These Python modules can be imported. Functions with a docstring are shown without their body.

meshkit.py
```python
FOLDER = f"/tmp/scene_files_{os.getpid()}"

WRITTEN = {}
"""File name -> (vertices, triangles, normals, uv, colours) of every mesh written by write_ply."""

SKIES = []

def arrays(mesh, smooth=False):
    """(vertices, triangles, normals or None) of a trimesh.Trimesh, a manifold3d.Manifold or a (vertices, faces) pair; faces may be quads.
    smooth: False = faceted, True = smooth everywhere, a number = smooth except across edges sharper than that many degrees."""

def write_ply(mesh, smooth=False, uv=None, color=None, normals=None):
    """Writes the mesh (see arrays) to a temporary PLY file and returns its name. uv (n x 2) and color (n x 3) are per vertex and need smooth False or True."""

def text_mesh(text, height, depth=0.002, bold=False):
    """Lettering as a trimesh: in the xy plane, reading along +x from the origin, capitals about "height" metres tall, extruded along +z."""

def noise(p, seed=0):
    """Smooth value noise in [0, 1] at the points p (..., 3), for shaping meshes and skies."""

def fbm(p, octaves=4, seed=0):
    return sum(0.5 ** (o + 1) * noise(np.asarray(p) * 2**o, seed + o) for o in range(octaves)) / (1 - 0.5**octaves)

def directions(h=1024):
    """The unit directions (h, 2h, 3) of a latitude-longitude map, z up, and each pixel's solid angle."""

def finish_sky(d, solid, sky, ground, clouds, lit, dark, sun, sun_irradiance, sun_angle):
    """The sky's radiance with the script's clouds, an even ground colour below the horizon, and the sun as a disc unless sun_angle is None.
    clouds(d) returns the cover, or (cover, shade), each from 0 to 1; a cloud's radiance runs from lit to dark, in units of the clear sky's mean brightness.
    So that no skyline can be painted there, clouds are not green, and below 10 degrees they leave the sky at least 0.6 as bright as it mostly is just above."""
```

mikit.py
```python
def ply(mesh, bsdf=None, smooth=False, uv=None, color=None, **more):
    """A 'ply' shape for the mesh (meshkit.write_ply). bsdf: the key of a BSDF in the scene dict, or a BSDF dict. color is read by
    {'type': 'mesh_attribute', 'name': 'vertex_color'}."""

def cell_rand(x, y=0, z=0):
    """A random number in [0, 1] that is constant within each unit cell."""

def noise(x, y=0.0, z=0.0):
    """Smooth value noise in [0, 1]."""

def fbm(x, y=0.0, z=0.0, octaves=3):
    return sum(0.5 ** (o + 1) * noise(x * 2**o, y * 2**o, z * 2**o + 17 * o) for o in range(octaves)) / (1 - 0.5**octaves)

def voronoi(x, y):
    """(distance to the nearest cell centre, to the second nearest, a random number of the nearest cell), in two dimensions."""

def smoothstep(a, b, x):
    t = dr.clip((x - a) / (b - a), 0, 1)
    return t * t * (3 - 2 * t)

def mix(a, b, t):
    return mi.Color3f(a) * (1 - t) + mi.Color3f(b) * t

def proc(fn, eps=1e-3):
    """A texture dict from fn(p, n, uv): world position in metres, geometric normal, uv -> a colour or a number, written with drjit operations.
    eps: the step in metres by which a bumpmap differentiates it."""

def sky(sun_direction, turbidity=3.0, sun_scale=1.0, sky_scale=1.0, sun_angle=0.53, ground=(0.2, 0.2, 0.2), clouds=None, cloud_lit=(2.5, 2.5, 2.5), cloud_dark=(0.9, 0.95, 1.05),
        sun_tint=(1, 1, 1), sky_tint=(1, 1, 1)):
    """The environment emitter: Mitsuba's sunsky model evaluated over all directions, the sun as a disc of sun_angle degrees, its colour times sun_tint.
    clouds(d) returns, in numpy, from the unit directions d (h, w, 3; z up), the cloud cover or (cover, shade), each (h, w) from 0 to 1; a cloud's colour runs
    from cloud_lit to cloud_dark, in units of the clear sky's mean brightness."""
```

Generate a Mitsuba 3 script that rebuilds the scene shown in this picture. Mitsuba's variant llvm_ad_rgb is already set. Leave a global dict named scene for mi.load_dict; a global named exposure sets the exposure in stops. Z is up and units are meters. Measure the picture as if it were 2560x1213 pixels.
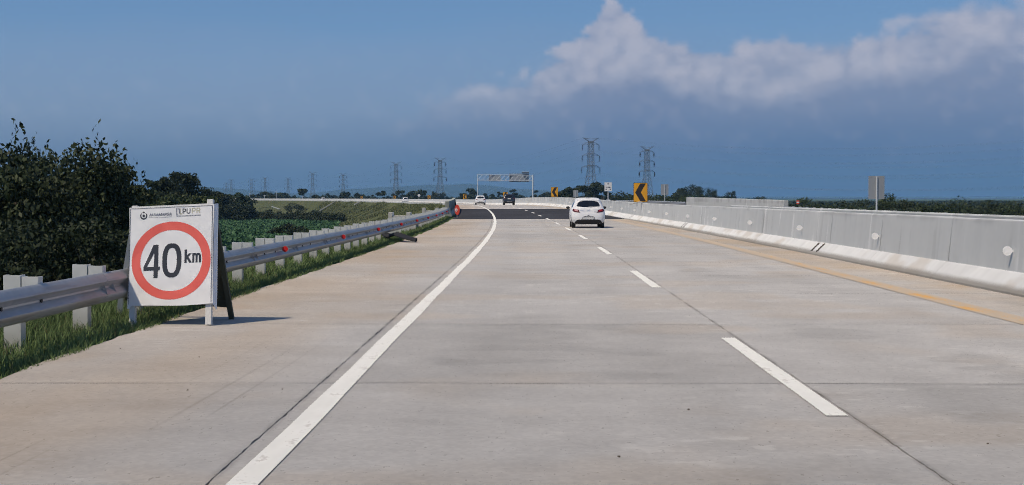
import math, random
import numpy as np, trimesh, shapely, shapely.affinity
import drjit as dr, mitsuba as mi
import mikit, meshkit
from mikit import noise, fbm, smoothstep, mix, proc
from shapely.geometry import Polygon, Point, box as sbox

T = mi.ScalarTransform4f
rng = np.random.default_rng(7)
scene, labels = {}, {}

# ------------------------------------------------------------------ camera, sky, exposure
CAM_H, PITCH = 1.5, 1.935
exposure = 1.0
_p = math.radians(PITCH)
scene['haze_air'] = {'type': 'homogeneous', 'albedo': {'type': 'rgb', 'value': [0.36, 0.66, 0.99]}, 'sigma_t': 0.0001}
scene['camera'] = {'type': 'perspective', 'fov': 42.40, 'fov_axis': 'x', 'near_clip': 0.1, 'far_clip': 40000.0,
                   'to_world': T().look_at(origin=[0, 0, CAM_H], target=[0, math.cos(_p), CAM_H - math.sin(_p)], up=[0, 0, 1]),
                   'medium': {'type': 'ref', 'id': 'haze_air'}}
SUN = (-0.44, -0.40, 0.81)


def clouds(d):
    """A towering cumulus and its shelf to the right of the road's end, over a dark blue rain haze that lies along the horizon."""
    az = np.degrees(np.arctan2(d[..., 0], d[..., 1]))
    el = np.degrees(np.arcsin(np.clip(d[..., 2], -1, 1)))
    n1 = meshkit.fbm(np.stack([az * .55, el * .75, az * 0], -1) + 31.0, 5, 3) - .5
    n2 = meshkit.fbm(np.stack([az * 1.7, el * 1.9, az * 0], -1) + 11.0, 4, 5) - .5
    pf = sum(.5 ** k * np.abs(2 * meshkit.noise(np.stack([az * .95 * 2 ** k, el * 1.1 * 2 ** k, az * 0], -1) + 7.0 * k, 40 + k) - 1) for k in range(4)) / 1.875
    n3 = meshkit.fbm(np.stack([az * .16, el * .5, az * 0], -1) + 5.0, 4, 9) - .5
    top = np.interp(az, [-40, -5.2, -3.4, -2.2, -0.6, .9, 1.6, 2.6, 3.5, 4.0, 4.6, 5.2, 6.0, 7.4, 9.0, 10.4, 11.6, 12.6, 15.0, 18.8, 24.0, 40, 60],
                    [2.4, 3.3, 4.35, 4.9, 5.1, 5.4, 6.15, 6.7, 7.55, 8.3, 8.45, 7.85, 7.0, 6.65, 6.35, 6.7, 6.9, 6.5, 6.9, 8.0, 8.2, 5.5, 4.5])
    soft = np.interp(az, [-8, -2, 1, 3, 6, 10, 14, 19], [1.2, .6, .4, .13, .24, .4, .5, .7])
    edge = top - el + n1 * .9 + n2 * .4 + (pf - .42) * 1.35
    body = np.clip(edge / soft + .2, 0, 1)
    body = body * np.interp(az, [-9, -4.5, -2, 0, 2, 3.5], [0, .34, .60, .78, .92, 1]) * np.interp(az, [25, 45], [1, .55])
    under = np.interp(az, [-6, -2, 2, 6, 9, 12, 15, 19, 30], [3.3, 3.9, 4.5, 5.1, 4.65, 4.4, 5.1, 5.9, 5.6])
    dark = np.clip((under - el + n1 * 2.0 + n2 * 1.0) / .85 + .35, 0, 1)
    lowsky = np.clip((7.6 - el + n3 * 1.6) / 7.6, 0, 1) ** .9 * .97
    rain = np.interp(el, [0, .9, 2.0, 3.7, 6, 9], [1, .97, .86, .62, .50, .45]) - .10 * np.interp(az, [-10, 6], [1, 0]) + n3 * .12
    rain = rain + .06 * np.interp(az, [-4, 3, 12], [0, 1, .4]) * np.interp(el, [2, 3.2, 5], [0, 1, .3])
    rain = rain - np.clip(n2 - .06, 0, 1) * .5 * np.interp(el, [.5, 3], [0, 1])
    cover = 1 - (1 - body * (.88 + n2 * .2)) * (1 - lowsky)
    inside = dark * rain + (1 - dark) * (.10 - n2 * .5 - n1 * .3 - (pf - .42) * .55)
    shade = (lowsky * (1 - body) * rain + body * inside) / np.maximum(lowsky * (1 - body) + body, 1e-6)
    wisps = np.clip((n3 + .5 - .56) * 4, 0, 1) * np.clip((el - 10) / 12, 0, 1) * .6       # thin fair-weather cloud higher up
    cover = 1 - (1 - cover) * (1 - wisps)
    shade = np.where(el > 12, .15, shade)
    return cover, np.clip(shade, 0, 1)


scene['sky'] = mikit.sky(SUN, turbidity=2.6, clouds=clouds, cloud_lit=(2.30, 2.34, 2.82), cloud_dark=(.195, .62, 1.52), sky_tint=(.96, 1.12, 1.32), sun_angle=1.6, sun_tint=(.96, .985, 1.01), ground=(.10, .12, .07))

# ------------------------------------------------------------------ helpers


def numbered(key):
    if key not in scene and key not in labels:
        return key
    k = 1
    while f'{key}_{k:03d}' in scene or f'{key}_{k:03d}' in labels:
        k += 1
    return f'{key}_{k:03d}'


def thing(name, label, cat, group=None):
    key = numbered(name)
    labels[key] = {'label': label, 'category': cat}
    if group:
        labels[key]['group'] = group
    return key


def put(name, mesh, mat, parent=None, smooth=False, label=None, cat=None, group=None, kind=None, uv=None, color=None, to_world=None):
    """ONE entry of the scene; parent makes it a part."""
    key = numbered(f'{parent}__{name}' if parent else name)
    d = mesh if isinstance(mesh, dict) else mikit.ply(mesh, mat, smooth=smooth, uv=uv, color=color)
    if to_world is not None:
        d = {**d, 'to_world': to_world}
    scene[key] = d
    e = {k: v for k, v in (('label', label), ('category', cat), ('group', group), ('kind', kind)) if v}
    if e:
        labels[key] = e
    return key


class MB:
    """Collects simple solids into one mesh."""

    def __init__(s):
        s.v, s.f, s.n = [], [], 0

    def add(s, v, f):
        s.v.append(np.asarray(v, float)); s.f.append(np.asarray(f, int) + s.n); s.n += len(s.v[-1])
        return s

    def tm(s, m):
        return s.add(m.vertices, m.faces)

    def box(s, lo, hi, M=None):
        lo, hi = np.asarray(lo, float), np.asarray(hi, float)
        v = np.array([[x, y, z] for x in (0, 1) for y in (0, 1) for z in (0, 1)]) * (hi - lo) + lo
        if M is not None:
            v = v @ M[:3, :3].T + M[:3, 3]
        return s.add(v, [[0, 1, 3], [0, 3, 2], [4, 6, 7], [4, 7, 5], [0, 4, 5], [0, 5, 1], [2, 3, 7], [2, 7, 6], [0, 2, 6], [0, 6, 4], [1, 5, 7], [1, 7, 3]])

    def tube(s, pts, rad, sides=6, cap=True):
        p = np.asarray(pts, float)
        r = np.broadcast_to(np.asarray(rad, float), (len(p),))
        t = np.gradient(p, axis=0); t /= np.linalg.norm(t, axis=1, keepdims=True) + 1e-12
        ref = np.array([0, 0, 1.0]) if abs(t[0, 2]) < .9 else np.array([1.0, 0, 0])
        a = np.cross(t, ref); a /= np.linalg.norm(a, axis=1, keepdims=True) + 1e-12
        b = np.cross(t, a)
        an = np.arange(sides) * 2 * np.pi / sides + (np.pi / 4 if sides == 4 else 0)
        v = p[:, None] + r[:, None, None] * (np.cos(an)[None, :, None] * a[:, None] + np.sin(an)[None, :, None] * b[:, None])
        f = []
        for i in range(len(p) - 1):
            for j in range(sides):
                q = [i * sides + j, i * sides + (j + 1) % sides, (i + 1) * sides + (j + 1) % sides, (i + 1) * sides + j]
                f += [[q[0], q[1], q[2]], [q[0], q[2], q[3]]]
        v = v.reshape(-1, 3)
        if cap:
            e = (len(p) - 1) * sides
            for j in range(1, sides - 1):
                f += [[0, j + 1, j], [e, e + j, e + j + 1]]
        return s.add(v, f)

    def mesh(s):
        return np.vstack(s.v), np.vstack(s.f)


def extr(poly, depth):
    return trimesh.util.concatenate([trimesh.creation.extrude_polygon(g, depth, engine='earcut') for g in getattr(poly, 'geoms', [poly])])


def loft(rows, close=False):
    """Grid mesh through rows of points (n, m, 3)."""
    r = np.asarray(rows, float)
    n, m = r.shape[:2]
    f = []
    for i in range(n - 1):
        for j in range(m if close else m - 1):
            a, b, c, d = i * m + j, i * m + (j + 1) % m, (i + 1) * m + (j + 1) % m, (i + 1) * m + j
            f += [[a, b, c], [a, c, d]]
    return r.reshape(-1, 3), np.array(f)


def solid_loft(rows):
    """Closed profile rows, capped at both ends by fans."""
    v, f = loft(rows, True)
    n, m = np.asarray(rows).shape[:2]
    caps = [[0, j + 1, j] for j in range(1, m - 1)] + [[(n - 1) * m, (n - 1) * m + j, (n - 1) * m + j + 1] for j in range(1, m - 1)]
    f = np.vstack([f, caps])
    if np.einsum('ij,ij->i', v[f[:, 0]], np.cross(v[f[:, 1]], v[f[:, 2]])).sum() - np.einsum('j,ij->i', v.mean(0), np.cross(v[f[:, 1]] - v[f[:, 0]], v[f[:, 2]] - v[f[:, 0]])).sum() < 0:
        f = f[:, ::-1]
    return v, f


# road frame: d metres ahead, u metres to the right of the driving line, z above the near pavement; the road bends left with R = 1920 m
def _c(d):
    d = np.asarray(d, float)
    return .014 * d - np.maximum(0, d - 30) ** 2 / 3846


def _dc(d):
    return .014 - np.maximum(0, np.asarray(d, float) - 30) * 2 / 3846


_PZ = ([-60, 60, 75, 90, 105, 120, 135, 150, 165, 180, 195, 215, 240, 265, 290, 330, 400, 1100], [0, 0, .015, .06, .135, .23, .325, .40, .445, .46, .44, .37, .24, .12, .04, 0, -.02, -.1])


def road_z(d):
    return np.interp(d, *_PZ)


def R(u, d, z=0.0):
    """A point of the road frame."""
    d = np.asarray(d, float); u = np.asarray(u, float)
    s = _dc(d); L = np.sqrt(1 + s * s)
    return np.stack(np.broadcast_arrays(_c(d) + u / L, d - u * s / L, road_z(d) + z), -1)


def at(px, d, z):
    """The point d metres ahead at height z in the direction px (horizontal angle, in 1/3300 rad steps from 1280)."""
    return np.array([(px - 1280) / 3300 * d, d, z])


def strip(us, ds, z):
    """A sheet on the road between the lateral offsets us (each a number or a function of d) along ds."""
    ds = np.asarray(ds, float)
    rows = [R([(u(d) if callable(u) else u) for u in us], d, z) for d in ds]
    v, f = loft(rows)
    return v, f


def hexa(v):
    """A six-sided solid from its four lower and four upper corners."""
    v = np.asarray(v, float)
    f = np.array([[0, 2, 1], [0, 3, 2], [4, 5, 6], [4, 6, 7], [0, 1, 5], [0, 5, 4], [1, 2, 6], [1, 6, 5], [2, 3, 7], [2, 7, 6], [3, 0, 4], [3, 4, 7]])
    q = v - v.mean(0)
    if np.einsum('ij,ij->i', q[f[:, 0]], np.cross(q[f[:, 1]], q[f[:, 2]])).sum() < 0:
        f = f[:, ::-1]
    return v, f


def terr(x, y):
    """Height of the ground left or right of the road."""
    d = np.asarray(y, float); w = slope_w(d)
    u = np.asarray(x, float) - _c(d)
    l = np.interp(-(u + 5.6) / w, [-9, 0, .04, .25, .5, .75, 1.03], [0, -.05, -.16, GZ * .26, GZ * .5, GZ * .72, GZ])
    r = np.interp(u, [21.5, 23, 30, 36.5], [-.06, -.2, -3.6, GZ])
    return np.where(d > 900, GZ, np.where(u < 0, l, r))


GZ = -6.5


def slope_w(d):
    return np.interp(d, [-60, 60, 240, 280, 420, 580, 1100], [15, 17, 24, 21.5, 15, 10, 9.5])


def rgb(*c):
    return {'type': 'rgb', 'value': list(map(float, c))}


def mat(key, col, rough=.6, two=False, **k):
    b = {'type': 'principled', 'base_color': col if isinstance(col, dict) else rgb(*col), 'roughness': rough, 'specular': k.pop('specular', .4), **k}
    scene[key] = {'type': 'twosided', 'bsdf': b} if two else b
    return key


def frameM(o, ex, ey, ez):
    M = np.eye(4)
    M[:3, 0], M[:3, 1], M[:3, 2], M[:3, 3] = ex, ey, ez, o
    return M


def xf(m, M):
    v, f = (m.vertices, m.faces) if hasattr(m, 'vertices') else m
    return np.asarray(v) @ M[:3, :3].T + M[:3, 3], np.asarray(f)

# ------------------------------------------------------------------ materials


def lat(p):
    """u of the road frame for points near the camera's end of the road."""
    q = dr.maximum(p.y - 30, 0)
    return p.x - .014 * p.y + q * q / 3846


def concrete_col(p, n, uv):
    u = lat(p)
    a = fbm(u * .45 + 3, p.y * .50, 0, 4)
    streak = fbm(u * .9 + 40, p.y * 1.9, 2.0, 4)
    mott = fbm(u * 2.6 + 13, p.y * 3.4, 6.0, 4)
    fine = fbm(u * 30, p.y * 26, 1.0, 3)
    pit = noise(u * 38, p.y * 30, 3.0)
    slab = mikit.cell_rand(dr.floor((p.y - .65) / 5), dr.select(u < -1.7, 0, dr.select(u < 2.2, 1, 2)), 4)
    grey = mix((.268, .260, .250), (.432, .424, .411), a * .34 + streak * .36 + mott * .30)
    tan = mix((.288, .238, .188), (.424, .368, .303), a * .34 + streak * .36 + mott * .30)
    nz = fbm(u * .5 + 9, p.y * .22, 7.0, 4)
    shoulder = smoothstep(-1.0, -3.4, u + (nz - .5) * 2.8) * .9 + smoothstep(5.2, 7.3, u + (nz - .5) * 1.6)
    c = mix(grey, tan, dr.clip(shoulder, 0, 1) * (.40 + .60 * smoothstep(.25, .65, nz)) + .35 * smoothstep(.52, .72, fbm(u * .6 + 50, p.y * .6, 3.0, 3)))
    c = c * (.945 + .11 * slab) * (.90 + .2 * fine)
    c = c * (1 - .30 * smoothstep(.84, .95, pit) * smoothstep(.42, .6, fine))
    c = mix(c, (.46, .45, .43), .5 * smoothstep(.64, .78, fbm(u * 5 + 3, p.y * 9, 14.0, 3)) * smoothstep(.4, .7, a))
    # oil and rubber stains, tyre lines, dirt packed in the joints
    stain = smoothstep(.56, .74, fbm(u * .55 + 71, p.y * .30 + 3.4, 11.0, 4)) * smoothstep(.38, .6, streak)
    c = c * (1 - .15 * stain)
    wheel = dr.exp(-dr.square((u + .55) / .35)) + dr.exp(-dr.square((u - 1.25) / .35)) + dr.exp(-dr.square((u - 3.2) / .35)) + dr.exp(-dr.square((u - 5.0) / .35))
    c = c * (1 - .10 * wheel * nz)
    tyre = 0
    for uu, w in ((-2.2, .012), (-2.42, .016), (-2.78, .012), (-2.93, .01)):
        tyre = tyre + dr.exp(-dr.square((u - uu - (noise(p.y * .15, uu) - .5) * .25) / w))
    c = c * (1 - .20 * dr.clip(tyre, 0, 1) * smoothstep(16, 8, p.y) * smoothstep(.3, .6, noise(u * 2, p.y * .8, 8)))
    jy = dr.abs((p.y - .65) / 5 - dr.round((p.y - .65) / 5)) * 5
    which = mikit.cell_rand(dr.round((p.y - .65) / 5), dr.select(u < 2.2, 0, 1), 9)
    c = c * (1 - .42 * smoothstep(.028, .004, jy) * smoothstep(.25, .55, noise(u * 1.3, which * 30, 1)) * smoothstep(.1, .8, which + .35))
    jl = dr.minimum(dr.abs(u + 1.70), dr.abs(u - 2.215))
    c = c * (1 - .24 * smoothstep(.05, .005, jl) * smoothstep(.2, .6, noise(p.y * 2.2, u, 1)))
    return mi.Color3f(c)


def concrete_bump(p, n, uv):
    u = lat(p)
    return fbm(u * 40, p.y * 40, 1.0, 3) * .0022 + noise(u * 2.5, p.y * 45, 2.0) * .0005


scene['m_concrete'] = {'type': 'bumpmap', 'arbitrary': proc(concrete_bump, 2e-3), 'scale': 1.0,
                       'bsdf': {'type': 'principled', 'base_color': proc(concrete_col), 'roughness': .85, 'specular': .25}}
mat('m_joint', (.035, .03, .026), .95)


def asphalt_col(p, n, uv):
    f = fbm(p.x * 20, p.y * 12, 0, 3)
    a = fbm(p.x * .4, p.y * .15, 2, 3)
    return mi.Color3f(.036, .037, .043) * (.75 + .5 * f) * (.75 + .5 * a)


mat('m_asphalt', proc(asphalt_col), .9, specular=.2)


def white_paint(p, n, uv):
    w = fbm(p.x * 9, p.y * 4, 0, 4)
    f = fbm(p.x * 45, p.y * 40, 3, 2)
    c = mix((.66, .655, .61), (.76, .755, .71), w)
    return mix(c, (.42, .39, .35), smoothstep(.60, .74, w * .6 + f * .4) * .55)


mat('m_white_paint', proc(white_paint), .7)


def yellow_paint(p, n, uv):
    u = lat(p)
    w = fbm(u * 9, p.y * .9, 0, 4)
    f = fbm(u * 45, p.y * 30, 3, 3)
    across = dr.abs(u - 6.0 - .006 * dr.clip(p.y - 19, 0, 50)) / .19
    worn = smoothstep(.34, .62, w * .55 + f * .40 + smoothstep(14, 50, p.y) * .28 + across * across * .20)
    return mix((.56, .31, .085), (.40, .345, .275), worn * .92)


mat('m_yellow_paint', proc(yellow_paint), .75)


def wall_col(p, n, uv):
    s = fbm(p.y * 2.6, p.z * .35 + 3, p.x * .2, 4)
    a = fbm(p.y * .5, p.z * 1.2, 5, 3)
    f = fbm(p.y * 14, p.z * 14, p.x * 3, 3)
    c = mix((.365, .385, .396), (.50, .518, .523), s * .5 + a * .3 + f * .2)
    run = smoothstep(.62, .78, fbm(p.y * 3.3 + 9, p.z * .5, 8, 3)) * smoothstep(.42, .68, noise(p.y * 2.1, p.z * 1.3, 4))
    c = mix(c, (.66, .665, .67), run * .60)
    grime = smoothstep(.55, .75, fbm(p.y * 5.5 + 31, p.z * .4, 2, 3)) * smoothstep(.35, .7, fbm(p.y * .8, p.z * 1.5, 9, 3))
    c = c * (1 - .13 * grime)
    top = smoothstep(1.0, 1.16, p.z) * smoothstep(.4, .7, fbm(p.y * 1.4, 3, 1, 3))
    return mi.Color3f(c * (1 - .22 * top))


mat('m_wall', proc(wall_col), .85, specular=.25)


def base_col(p, n, uv):
    s = fbm(p.y * 3.2, p.z * 1.5, 0, 4)
    a = fbm(p.y * .7, p.z * 2.0, 5, 4)
    c = mix((.52, .525, .525), (.66, .67, .67), s)
    c = mix(c, (.44, .40, .35), smoothstep(.50, .66, a) * .55)
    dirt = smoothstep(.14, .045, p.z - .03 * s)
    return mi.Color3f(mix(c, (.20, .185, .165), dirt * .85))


mat('m_base', proc(base_col), .85, specular=.25)


def galv_col(p, n, uv):
    a = fbm(p.y * 1.6, p.z * 9, p.x, 4)
    b = fbm(p.y * 14, p.z * 14, p.x * 14, 2)
    c = mix((.34, .35, .37), (.50, .515, .53), a * .6 + b * .4)
    return mix(c, (.36, .31, .27), smoothstep(.58, .75, fbm(p.y * .9 + 7, p.z * 16, 2, 3)) * .5)


scene['m_galv'] = {'type': 'twosided', 'bsdf': {'type': 'principled', 'base_color': proc(galv_col), 'roughness': .48, 'metallic': .55, 'specular': .5}}


def post_col(p, n, uv):
    a = fbm(p.x * 6, p.y * 6, p.z * 5, 3)
    c = mix((.50, .52, .505), (.68, .695, .675), a)
    return mi.Color3f(mix(c, (.33, .31, .24), smoothstep(.30, .05, p.z) * .45 * (.5 + a)))


mat('m_post', proc(post_col), .6, metallic=.1)
mat('m_red_reflector', (.62, .02, .02), .25, clearcoat=.6)
mat('m_white_disc', (.90, .90, .90), .3, clearcoat=.4)
mat('m_dark', (.02, .02, .022), .6)
mat('m_rubber', (.022, .022, .024), .8)
mat('m_steel_light', (.60, .63, .66), .5, metallic=.2)


def ground_col(p, n, uv):
    a = fbm(p.x * .02, p.y * .02, 0, 4)
    b = fbm(p.x * .35, p.y * .35, 2, 4)
    c = mix((.022, .040, .018), (.050, .066, .030), a * .5 + b * .5)
    return mix(c, (.09, .08, .05), smoothstep(.60, .75, fbm(p.x * .05 + 20, p.y * .04, 5, 3)) * .5)


mat('m_ground', proc(ground_col), .95, specular=.1)


def bank_col(p, n, uv):
    a = fbm(p.x * .08, p.y * .08, p.z * .1, 4)
    b = fbm(p.x * 1.2, p.y * .8, p.z, 4)
    c = mix((.044, .056, .026), (.090, .100, .048), a * .5 + b * .5)
    return mix(c, (.11, .092, .06), smoothstep(.58, .72, fbm(p.x * .3 + 20, p.y * .2, 5, 4)) * .45)


mat('m_bank', proc(bank_col), .95, specular=.1)
mat('m_hill', (.018, .032, .038), .95, specular=.1)
for k in ('m_blade', 'm_leaf'):
    scene[k] = {'type': 'twosided', 'bsdf': {'type': 'principled', 'base_color': {'type': 'mesh_attribute', 'name': 'vertex_color'}, 'roughness': .6 if k == 'm_leaf' else .7, 'specular': .25}}


def bark_col(p, n, uv):
    return mix((.10, .08, .06), (.20, .17, .14), fbm(p.x * 9, p.y * 9, p.z * 3, 3))


mat('m_bark', proc(bark_col), .9)
# ------------------------------------------------------------------ ground, embankment, road
g = np.array([[-7900, -550, GZ], [7900, -550, GZ], [7900, 12100, GZ], [-7900, 12100, GZ]])
put('ground', (g, [[0, 1, 2], [0, 2, 3]]), 'm_ground', kind='structure')


ds = np.concatenate([np.arange(-40, 120, 4.), np.arange(120, 904, 8.)])
rows = []
for d in ds:
    w = slope_w(d)
    us = [-5.6 - w * 1.03, -5.6 - w * .75, -5.6 - w * .5, -5.6 - w * .25, -6.4, -5.6, -4.6, 7.4, 21.5, 23.0, 30, 36.5]
    t = [GZ - .15, GZ * .72, GZ * .50, GZ * .26, -.16, -.05, -.035, -.06, -.06, -.2, -3.6, GZ - .15]
    r = R(us, d, 0)
    zz = np.array(t) + np.array([0, 0, 0, 1, 1, 1, 1, 1, 1, 1, 0, 0]) * road_z(d)
    bump = (meshkit.fbm(np.stack([r[:, 0] * .15, r[:, 1] * .1, zz * 0], -1), 3, 4) - .5) * np.array([.2, .9, 1.1, .8, .05, .03, 0, 0, 0, .1, .8, .2])
    r[:, 2] = zz + bump
    rows.append(r)
put('embankment', loft(rows), 'm_bank', kind='structure', smooth=40)

# the road: a dark bed that shows in the joints, slabs, a strip of asphalt on the bridge, and one sheet beyond it
put('road', strip([-4.47, 7.5], np.arange(-15, 92, 3.), -.018), 'm_joint', kind='structure')
EDGE = (-4.45, -1.70, 2.215, 7.5)


def jag(d, seed):
    return np.where(d < 32, np.maximum(0, meshkit.fbm(np.stack([d * 13, d * 0 + seed, d * 0], -1), 3, seed) - .5) * .034, 0)


for r_ in range(-2, 18):
    d0, d1 = .65 + 5 * r_, .65 + 5 * (r_ + 1)
    g0 = .007 if r_ == 2 else .0035
    g1 = .007 if r_ == 1 else .0035
    n = 64 if d1 < 36 else 5
    dd = np.linspace(d0 + g0, min(d1, 90.0) - g1, n)
    for c_ in range(3):
        ul, ur = EDGE[c_] + (.0 if c_ == 0 else .003), EDGE[c_ + 1] - (.0 if c_ == 2 else .003)
        L = np.full(n, ul) + (jag(dd, 3 + c_) if c_ else (meshkit.fbm(np.stack([dd * 1.3, dd * 0, dd * 0], -1), 3, 8) - .5) * .16)
        Rr = np.full(n, ur) - (jag(dd, 13 + c_) if c_ < 2 else 0)
        z = rng.uniform(-.0015, .0015)
        top = np.stack([R(L, dd, z), R(Rr, dd, z), R(Rr, dd, z - .03), R(L, dd, z - .03)], 1)
        put('slab', solid_loft(top[:, ::-1]), 'm_concrete', 'road')
put('asphalt', strip([-4.47, 7.5], np.arange(90, 138.1, 2.), .002), 'm_asphalt', 'road')
put('far_pavement', strip([-4.47, 2.2, 7.5], np.concatenate([np.arange(138.1, 300, 3.), np.arange(300, 1100, 10.)]), 0.0), 'm_concrete', 'road')
put('opposite_carriageway', strip([10.3, 19.4], np.concatenate([np.arange(-15, 300, 5.), np.arange(300, 1100, 10.)]), 0.0), 'm_concrete', kind='structure')

wob = lambda d, s: (meshkit.fbm(np.array([[d * .35, s * 3.1, 0.]]), 3, s)[0] - .5) * .035
nd = np.concatenate([np.arange(-8, 40, .5), np.arange(40, 137, 1.5), np.arange(138, 420, 3.), np.arange(420, 900, 10.)])
put('edge_line', strip([lambda d: -1.50 - .083 + wob(d, 1), lambda d: -1.50 + .083 + wob(d, 2)], nd, .0065), 'm_white_paint', 'road', label='solid white edge line along the left side of the lanes')
for k in range(24):
    s = 9.05 + 13 * k
    put('lane_dash', strip([lambda d: 2.035 + wob(d, 5) * .5, lambda d: 2.185 + wob(d, 6) * .4], np.linspace(s, s + 5.05, 11), .0065), 'm_white_paint', 'road')
put('yellow_line', strip([lambda d: 5.81 + .006 * min(max(d - 19, 0), 50), lambda d: 6.19 + .006 * min(max(d - 19, 0), 50)], np.concatenate([np.arange(-8, 66, 1.), np.arange(66, 90, 3.)]), .0065), 'm_yellow_paint', 'road',
    label='worn orange-yellow line along the concrete barrier')

# ------------------------------------------------------------------ median barrier
bar = thing('concrete_barrier', 'grey concrete median barrier with whitewashed foot along the right side of the road', 'barrier')
WALL = [(7.755, .315), (7.765, .34), (7.835, 1.100), (7.85, 1.130), (7.875, 1.140), (8.03, 1.140), (8.055, 1.130), (8.06, .30)]
BASE = [(7.44, -.02), (7.445, .035), (7.475, .062), (7.715, .300), (7.745, .318), (8.1, .318), (8.1, -.02)]


def seg(profile, d0, d1, n=3, gap=.006, dz=0, du=0):
    dd = np.linspace(d0 + gap, d1 - gap, n)
    u, z = np.array(profile).T
    return solid_loft([R(u + du, d, z + dz) for d in dd][::-1])


J0, JL = 24.6 - 4.83 * 6, 4.83
for k in range(36):
    a, b = J0 + JL * k, J0 + JL * (k + 1)
    put('wall_panel', seg(WALL, a, b, gap=.004 + .004 * rng.random(), dz=rng.uniform(-.006, .006), du=rng.uniform(-.004, .004)), 'm_wall', bar, smooth=25)
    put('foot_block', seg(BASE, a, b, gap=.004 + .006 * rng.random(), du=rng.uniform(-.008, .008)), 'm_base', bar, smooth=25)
aa = J0 + JL * 36
put('far_wall', solid_loft([R(np.array(WALL)[:, 0], d, np.array(WALL)[:, 1]) for d in np.arange(aa + .01, 1040, 6.)][::-1]), 'm_wall', bar, smooth=25)
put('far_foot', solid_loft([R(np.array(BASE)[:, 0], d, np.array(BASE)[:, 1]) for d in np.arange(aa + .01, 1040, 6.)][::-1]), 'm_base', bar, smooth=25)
# drain slots in the foot, in pairs
for dslot in (34.6, 62.5, 87.5, 115, 9.0):
    for off in (0, .62):
        b = MB()
        for (ua, za), (ub, zb) in (((7.50, .094), (7.715, .306)),):
            p = [R(ua, dslot + off, za), R(ub, dslot + off, zb), R(ub, dslot + off + .14, zb), R(ua, dslot + off + .14, za)]
            nrm = np.array([-.7, 0, .7]) * .003
            v = [q + nrm for q in p] + [q - nrm * 6 for q in p]
            b.add(v, [[0, 1, 2], [0, 2, 3], [4, 6, 5], [4, 7, 6], [0, 4, 5], [0, 5, 1], [1, 5, 6], [1, 6, 2], [2, 6, 7], [2, 7, 3], [3, 7, 4], [3, 4, 0]])
        put('drain_slot', b.mesh(), 'm_joint', bar)
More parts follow.
